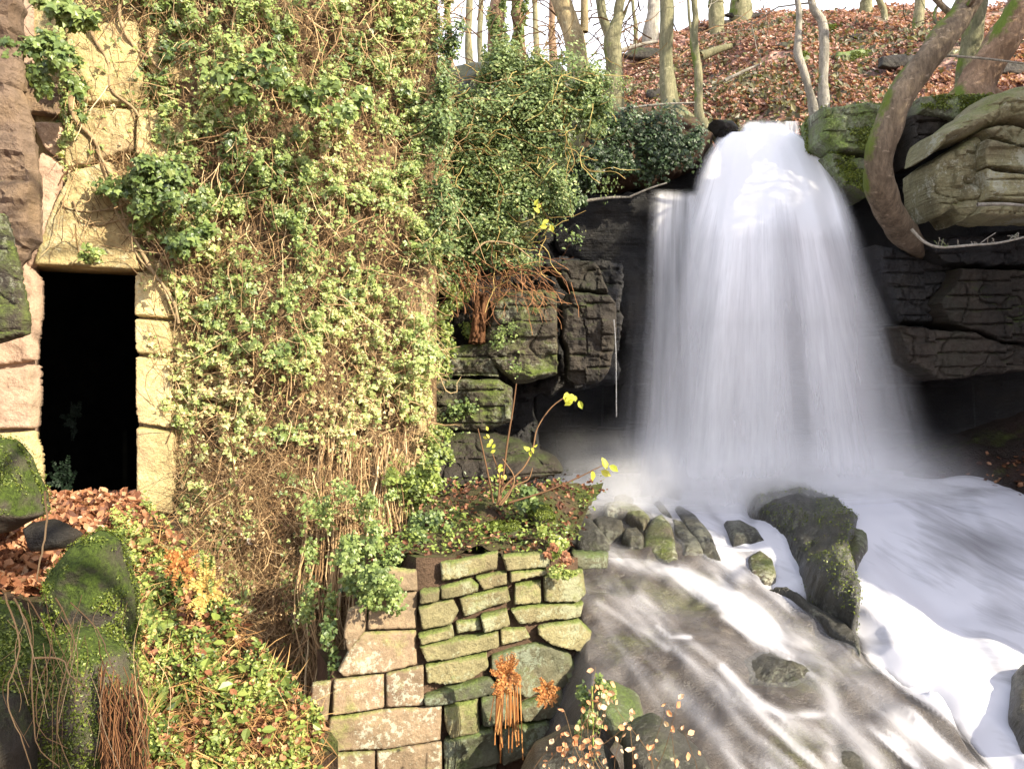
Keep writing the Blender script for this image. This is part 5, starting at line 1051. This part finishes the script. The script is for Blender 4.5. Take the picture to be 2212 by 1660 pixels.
tree([(1328, 220, 40), (1325, 130, 36), (1322, 85, 36), (1336, 40, 24), (1340, 0, 22)], 14, M['bark'], 'grey green trunk that forks into two stems near the top edge', limbs=[[(1322, 90, 26), (1302, 40, 20), (1296, 0, 20)], [(1332, 70, 6), (1350, 30, 5), (1358, 5, 4)]])
tree([(1405, 75, 34), (1410, 30, 28), (1412, 0, 26)], 24, M['barkpale'], 'distant pale trunk at the left end of the skyline')
tree([(1452, 262, 46), (1442, 190, 34), (1437, 100, 30), (1440, 0, 28)], 11.6, M['bark'], 'straight slim greenish trunk at the left of the red hillside', roots=3)
tree([(1520, 300, 28), (1508, 240, 20), (1508, 160, 17), (1498, 90, 17), (1502, 40, 12), (1499, 0, 12)], 11.0, M['bark'], 'slender dark tree forking beside the lip of the fall', limbs=[[(1500, 110, 8), (1488, 40, 6), (1486, 0, 6)]], roots=5)
tree([(1758, 246, 22), (1748, 200, 18), (1734, 150, 16), (1722, 115, 16), (1724, 60, 13), (1722, 0, 12)], 11.6, M['barkpale'], 'left of two thin pale wavy trunks on the leafy hillside', 'twin pale saplings')
tree([(1778, 235, 26), (1778, 180, 20), (1780, 100, 20), (1776, 50, 18), (1760, 25, 16), (1752, 0, 15)], 11.6, M['barkpale'], 'right of two thin pale wavy trunks with a kink near its top', 'twin pale saplings')
tree([(1546, 24, 34), (1546, 0, 34)], 25, M['bark'], 'left of two thick trunks standing close together on the skyline')
tree([(1600, 20, 44), (1600, 0, 42)], 25.5, M['bark'], 'right and thicker of two trunks standing close on the skyline')
tree([(1870, 12, 26), (1872, 0, 25)], 25, M['bark'], 'short stretch of mossy trunk on the skyline right of the twin saplings')
tree([(1910, 36, 14), (1898, 0, 14)], 22, M['bark'], 'thin leaning trunk near the crest left of the curved tree')
tree([(1982, 66, 24), (1984, 30, 22), (1986, 0, 21)], 20, M['bark'], 'small green footed trunk just left of the curved tree top')
tree([(2000, 560, 40), (1962, 515, 56), (1925, 465, 62), (1902, 400, 62), (1900, 330, 62), (1918, 270, 60), (1945, 205, 62), (1990, 145, 58), (2035, 85, 56), (2070, 40, 54), (2095, 0, 52)], 8.4, M['barkmoss'], 'curved mossy trunk sweeping up from the rocks right of the fall', Yl=[9.7, 9.2, 8.8, 8.5, 8.4, 8.4, 8.4, 8.45, 8.5, 8.6, 8.7], lean=(.5, -.1, 1), grow=6, nb=5)
tree([(2085, 230, 46), (2085, 160, 40), (2100, 80, 40), (2112, 0, 38)], 10.8, M['bark'], 'greyish trunk half hidden behind the curved mossy tree')
tree([(2100, 225, 80), (2120, 160, 70), (2165, 90, 66), (2215, 0, 60)], 10.0, M['barkred'], 'large reddish trunk leaning right at the top right corner', roots=4, lean=(.7, .1, 1), nb=4)
for i, (u_, v_, w_, Y_, lab) in enumerate([(975, 175, 10, 20, 'thin bare tree nearest the ivy wall on the skyline'), (1015, 185, 16, 18, 'slim dark tree second from the ivy wall'), (1075, 175, 34, 15, 'thick ivy clad trunk behind the top of the bush'), (1040, 180, 12, 22, 'very thin pale tree left of the ivy clad trunk'),
                                        (1125, 150, 24, 16, 'mossy trunk directly above the bush'), (1160, 140, 12, 24, 'thin far tree between the mossy trunk and the tan trunk'), (1195, 140, 16, 20, 'dark slim tree touching the left of the tan trunk'), (1372, 60, 8, 24, 'thin sapling between the forked trunk and the skyline trunk')]):
    tree([(u_, v_, w_*1.2), (u_-4, v_*.5, w_), (u_-3+rng.normal(0, 5), 0, w_)], Y_, M['bark'] if i % 2 else M['barkred'], lab, 'bare trees against the sky', nb=10)
for (u_, v_, Y_, n_, lab) in ((1075, 70, 14.8, 900, 'ivy growing thickly on the trunk behind the bush'), (1125, 60, 15.8, 500, 'thin ivy on the mossy trunk above the bush')):
    tuft('ivy', lab, 'ivy', [blob(n_, u_, v_, 28, 110, Y_, (.05, .08), .45, th=.2)], kind='stuff')
# fine bare undergrowth against the sky at the left
mb = MB(); n = 150; s = np.stack([rng.uniform(945, 1420, n), rng.uniform(20, 200, n)], 1); A_ = [np.array([P(a, b, 15) for a, b in s])+rn(n, .6)]; d = np.stack([rng.normal(0, .8, n), rng.normal(0, .4, n), rng.uniform(.1, 1, n)], 1)
for i in range(9): d = d+rn(n, .22); d /= np.linalg.norm(d, axis=1, keepdims=True); A_.append(A_[-1]+d*.13)
tubes(mb, np.stack(A_, 1), np.linspace(.014, .005, 10)[None].repeat(n, 0), 3, pal(rng.uniform(0, .5, n), TAN)); tag(mb.build('undergrowth', M['twig'], smooth=False), 'fine bare twigs of undergrowth against the white sky left of the hillside', 'undergrowth', kind='stuff')

# hillside leaves, rocks, logs
mb = MB(); n = 100000; u_ = rng.uniform(1180, 2300, n); y = 11+(rng.random(n)**1.25)*15; x = (u_-UC)/F*y; z, y0 = hillz(x, y)
k = (y > y0+.15) & (fbm(np.stack([x*.9, y*.9, x*0], 1), 150, 4) < .68); x, y, z = x[k], y[k], z[k]; n = len(x)
leaves(mb, np.stack([x, y, z+rng.uniform(.0, .07, n)], 1), np.array([.1, -.45, .9])+rn(n, .4), rng.uniform(.06, .12, n), pal(.12+.88*rng.beta(1.8, 1.7, n), [(0, (.09, .05, .04)), (.3, (.25, .125, .10)), (.6, (.40, .22, .175)), (.85, (.54, .35, .29)), (1, (.64, .50, .43))]), T_curl(), spin=3)
tag(mb.build('leaf_litter', M['litter'], smooth=False), 'red brown beech leaves carpeting the hillside behind the fall', 'fallen leaves', kind='stuff')
# dark heathery tufts on the slope
mb = MB(); cen = []
for cu, cy in [(1500, 20), (1560, 22), (1650, 20), (1420, 21), (1380, 19), (1830, 18), (1870, 20), (1800, 16), (1590, 14.5), (1640, 13.6), (1570, 16), (1950, 19), (1700, 23), (1480, 17.5), (1620, 17), (1690, 15), (2010, 16), (1850, 14), (1980, 23)]:
    x0 = (cu-UC)/F*cy; z0, _ = hillz(np.array([x0]), np.array([cy])); cen.append((x0, cy, z0[0]))
cen = np.array(cen); n = 9000; ci = rng.integers(0, len(cen), n); q = rn(n, 1.)*np.array([.7, .8, .08]); p = cen[ci]+q; zz, _ = hillz(p[:, 0], p[:, 1]); p[:, 2] = zz+rng.uniform(0, .16, n)
leaves(mb, p, np.array([0, -.6, .6])+rn(n, .6), rng.uniform(.07, .16, n), pal(rng.beta(1.3, 2, n), [(0, (.04, .035, .02)), (.5, (.11, .10, .05)), (.8, (.18, .19, .08)), (1, (.30, .22, .13))]), T_small(), spin=3)
tag(mb.build('heather', M['bush'], smooth=False), 'dark tufts of heather and grass scattered over the leafy hillside', 'heather', kind='stuff')
def hillrock(cu, cv_, ru, rv, mt, lab, tl=.6):
    yy = np.linspace(10.8, 25.5, 200); xx = (cu-UC)/F*yy; z, _ = hillz(xx, yy); vv = VC-F*z/yy; Yq = float(yy[np.argmin(np.abs(vv-cv_-rv*.4))])
    an = np.linspace(0, 2*np.pi, 11)[:-1]; rr = rng.uniform(.75, 1.1, 10); pts = [(cu+ru*math.cos(a)*r_, cv_-rv*math.sin(a)*r_) for a, r_ in zip(an, rr)]
    rock('boulder', pts, Yq, M[mt], lab, 'boulder', T=.35*rv/F*Yq*2, amp=.03, tilt=tl, back=1.)
for a in ((1640, 172, 18, 9, 'mossrock', 'small green stone in the middle of the leafy hillside'), (1845, 125, 42, 22, 'mossrock', 'mossy boulder right of the twin saplings on the hillside'), (1800, 62, 22, 10, 'mossrock', 'little mossy stone high on the hill right of the saplings'),
          (1940, 135, 55, 24, 'cliffbrown', 'dark flat boulder on the hillside left of the curved trunk'), (1800, 215, 48, 16, 'cliffbrown', 'dark low rock at the foot of the twin saplings'), (1735, 130, 14, 18, 'mossrock', 'dark mossy rock behind the left twin sapling'),
          (1400, 120, 60, 20, 'cliffbrown', 'dark rocky hump behind the slim greenish trunk'), (1620, 35, 60, 10, 'cliffbrown', 'dark low rock just under the skyline trunks'), (2170, 150, 60, 22, 'cliffbrown', 'dark boulder beneath the large leaning trunk'),
          (1590, 50, 40, 10, 'cliffbrown', 'dark ledge high on the left of the hillside'), (1700, 100, 28, 12, 'cliffbrown', 'small dark rock midway up the hillside'), (1870, 80, 40, 10, 'cliffbrown', 'thin dark ledge under the upper right skyline'),
          (1430, 205, 40, 18, 'cliffbrown', 'dark brown lump at the foot of the slim greenish trunk')): hillrock(*a)
def hlog(p0, p1, r, Yq, lab, mat='bark'):
    q = smoothpath([p0, ((p0[0]+p1[0])/2+3, (p0[1]+p1[1])/2-3), p1], 20); mb = MB(); tubes(mb, np.array([P(a, b, Yq) for a, b in q]), np.linspace(r, r*.6, 20)[None], 8); tag(mb.build('fallen_branch', M[mat]), lab, 'branch')
hlog((1515, 122), (1580, 100), .09, 15.5, 'fallen mossy log lying on the leaves right of the forked slender tree')
hlog((1565, 175), (1640, 140), .03, 13.5, 'thin fallen branch lying slantwise on the hillside', 'barkpale')
hlog((1340, 236), (1500, 222), .016, 10.2, 'pale bare branch stretched level across the trunks above the dark ivy', 'barkpale')
hlog((1340, 110), (1420, 90), .05, 17.0, 'dead branch among dark roots left of the hillside', 'barkpale')
hlog((1265, 434), (1365, 426), .02, 9.9, 'pale stick lying along the edge of the dark ledge', 'barkpale')
hlog((1360, 425), (1440, 395), .014, 9.8, 'thin stick sticking up from the dark ledge', 'barkpale')
hlog((2110, 442), (2230, 446), .02, 8.3, 'thick pale stick resting on the lowest layer of the cracked stack', 'barkpale')
hlog((1990, 118), (2230, 140), .016, 8.8, 'thin bare twig stretched across the leaning trunks at the top right', 'barkpale')
hb = empty('hanging_branch', P(1970, 500, 8.1)); tag(hb, 'thin pale twig drooping right from the foot of the curved trunk', 'branch')
q = smoothpath([(1968, 495), (1995, 522), (2030, 534), (2090, 530), (2160, 524), (2240, 505)], 40); A_ = np.array([P(a, b, 8.0) for a, b in q]); mb = MB(); tubes(mb, A_, np.linspace(.016, .009, 40)[None], 6); mb.build('stem', M['barkpale'], hb)
mb = MB()
for i in range(22):
    k = rng.integers(12, 39); d = np.array([rng.normal(0, .6), rng.normal(0, .4), rng.uniform(.3, 1)]); t = np.linspace(0, 1, 5)[:, None]; tubes(mb, A_[k]+d*t*rng.uniform(.05, .16)+rn(5, .004), np.full((1, 5), .004), 3)
mb.build('twig', M['barkpale'], hb)
# trees on the right bank and behind the viewer, added outside the picture to shade the gorge
def offtree(x, y, h, lab, z=None):
    z = terr(np.array([x]), np.array([y]))[0]; base = np.array([x, y, z]); root = empty('tree', base); tag(root, lab, 'tree', 'added shade trees on the right bank')
    K = 20; t = np.linspace(0, 1, K)[:, None]; A_ = base+np.array([0, 0, h])*t+np.stack([.15*np.sin(t[:, 0]*4), .1*np.cos(t[:, 0]*3), 0*t[:, 0]], 1); mb = MB(); tubes(mb, A_, np.linspace(.2, .03, K)[None], 9); mb.build('trunk', M['bark'], root)
    mb = MB()
    for i in range(34):
        k = rng.integers(5, 19); d = np.array([rng.normal(0, 1), rng.normal(0, 1), .5]); d /= np.linalg.norm(d); path = [A_[k]]
        for j in range(8): d = d+rn(1, .2)[0]; d /= np.linalg.norm(d); path.append(path[-1]+d*h*.035)
        tubes(mb, np.array(path), np.linspace(.04, .008, 9)[None], 4)
    mb.build('crown', M['bark'], root)
# loose evergreen scrub along the crest of the right bank, added unseen to soften its shadow: fine leaves that thin out upwards
mb = MB(); n = 46000; y = rng.uniform(4.4, 9.2, n); x = 8.0+rn(n, .45)[:, 0]; zt = terr(x, y); h = (rng.beta(1, 1.9, n)*1.9)
p = np.stack([x, y, zt+h], 1); leaves(mb, p, rn(n, 1), rng.uniform(.03, .055, n), pal(rng.random(n)*.8, BUSH), T_small(), spin=3)
tag(mb.build('shade_scrub', M['bush'], smooth=False), 'unseen loose evergreen scrub along the crest of the right bank', 'shade_scrub', kind='stuff')
# big unseen trunk added beside the viewer to shade the lower left boulders
base = np.array([2.3, .56, -1.9]); root = empty('tree', base); tag(root, 'big unseen trunk added on the bank beside the viewer to shade the mossy boulders', 'tree')
t = np.linspace(0, 1, 40)[:, None]; A_ = base+np.array([.5, -.3, 9.])*t+.06*np.sin(t*9); mb = MB(); tubes(mb, A_, (.25-.12*t[:, 0]+.05*np.sin(t[:, 0]*30))[None], 16); V = mb.v[0]; V += (V-np.repeat(A_, 16, 0))*(fbm(V*2.5, 170, 4)-.5)[:, None]*.7; mb.build('trunk', M['bark'], root)
mb = MB()
for i in range(30):
    k = rng.integers(18, 40); d = rn(1, 1)[0]+np.array([0, 0, .8]); d /= np.linalg.norm(d); path = [A_[k]]
    for j in range(8): d = d+rn(1, .2)[0]; d /= np.linalg.norm(d); path.append(path[-1]+d*.3)
    tubes(mb, np.array(path), np.linspace(.05, .01, 9)[None], 5)
mb.build('crown', M['bark'], root)
for x, y, h, lab in ((9.5, 3.5, 9, 'bare unseen shade tree added on the right bank nearest the viewer'), (11, 5, 10, 'tallest bare unseen shade tree added farther back on the right bank')): offtree(x, y, h, lab)

for o in list(bpy.data.objects):
    if '_o' in o: del o['_o']
print('objects', len(bpy.data.objects), 'polys', sum(len(m.polygons) for m in bpy.data.meshes))
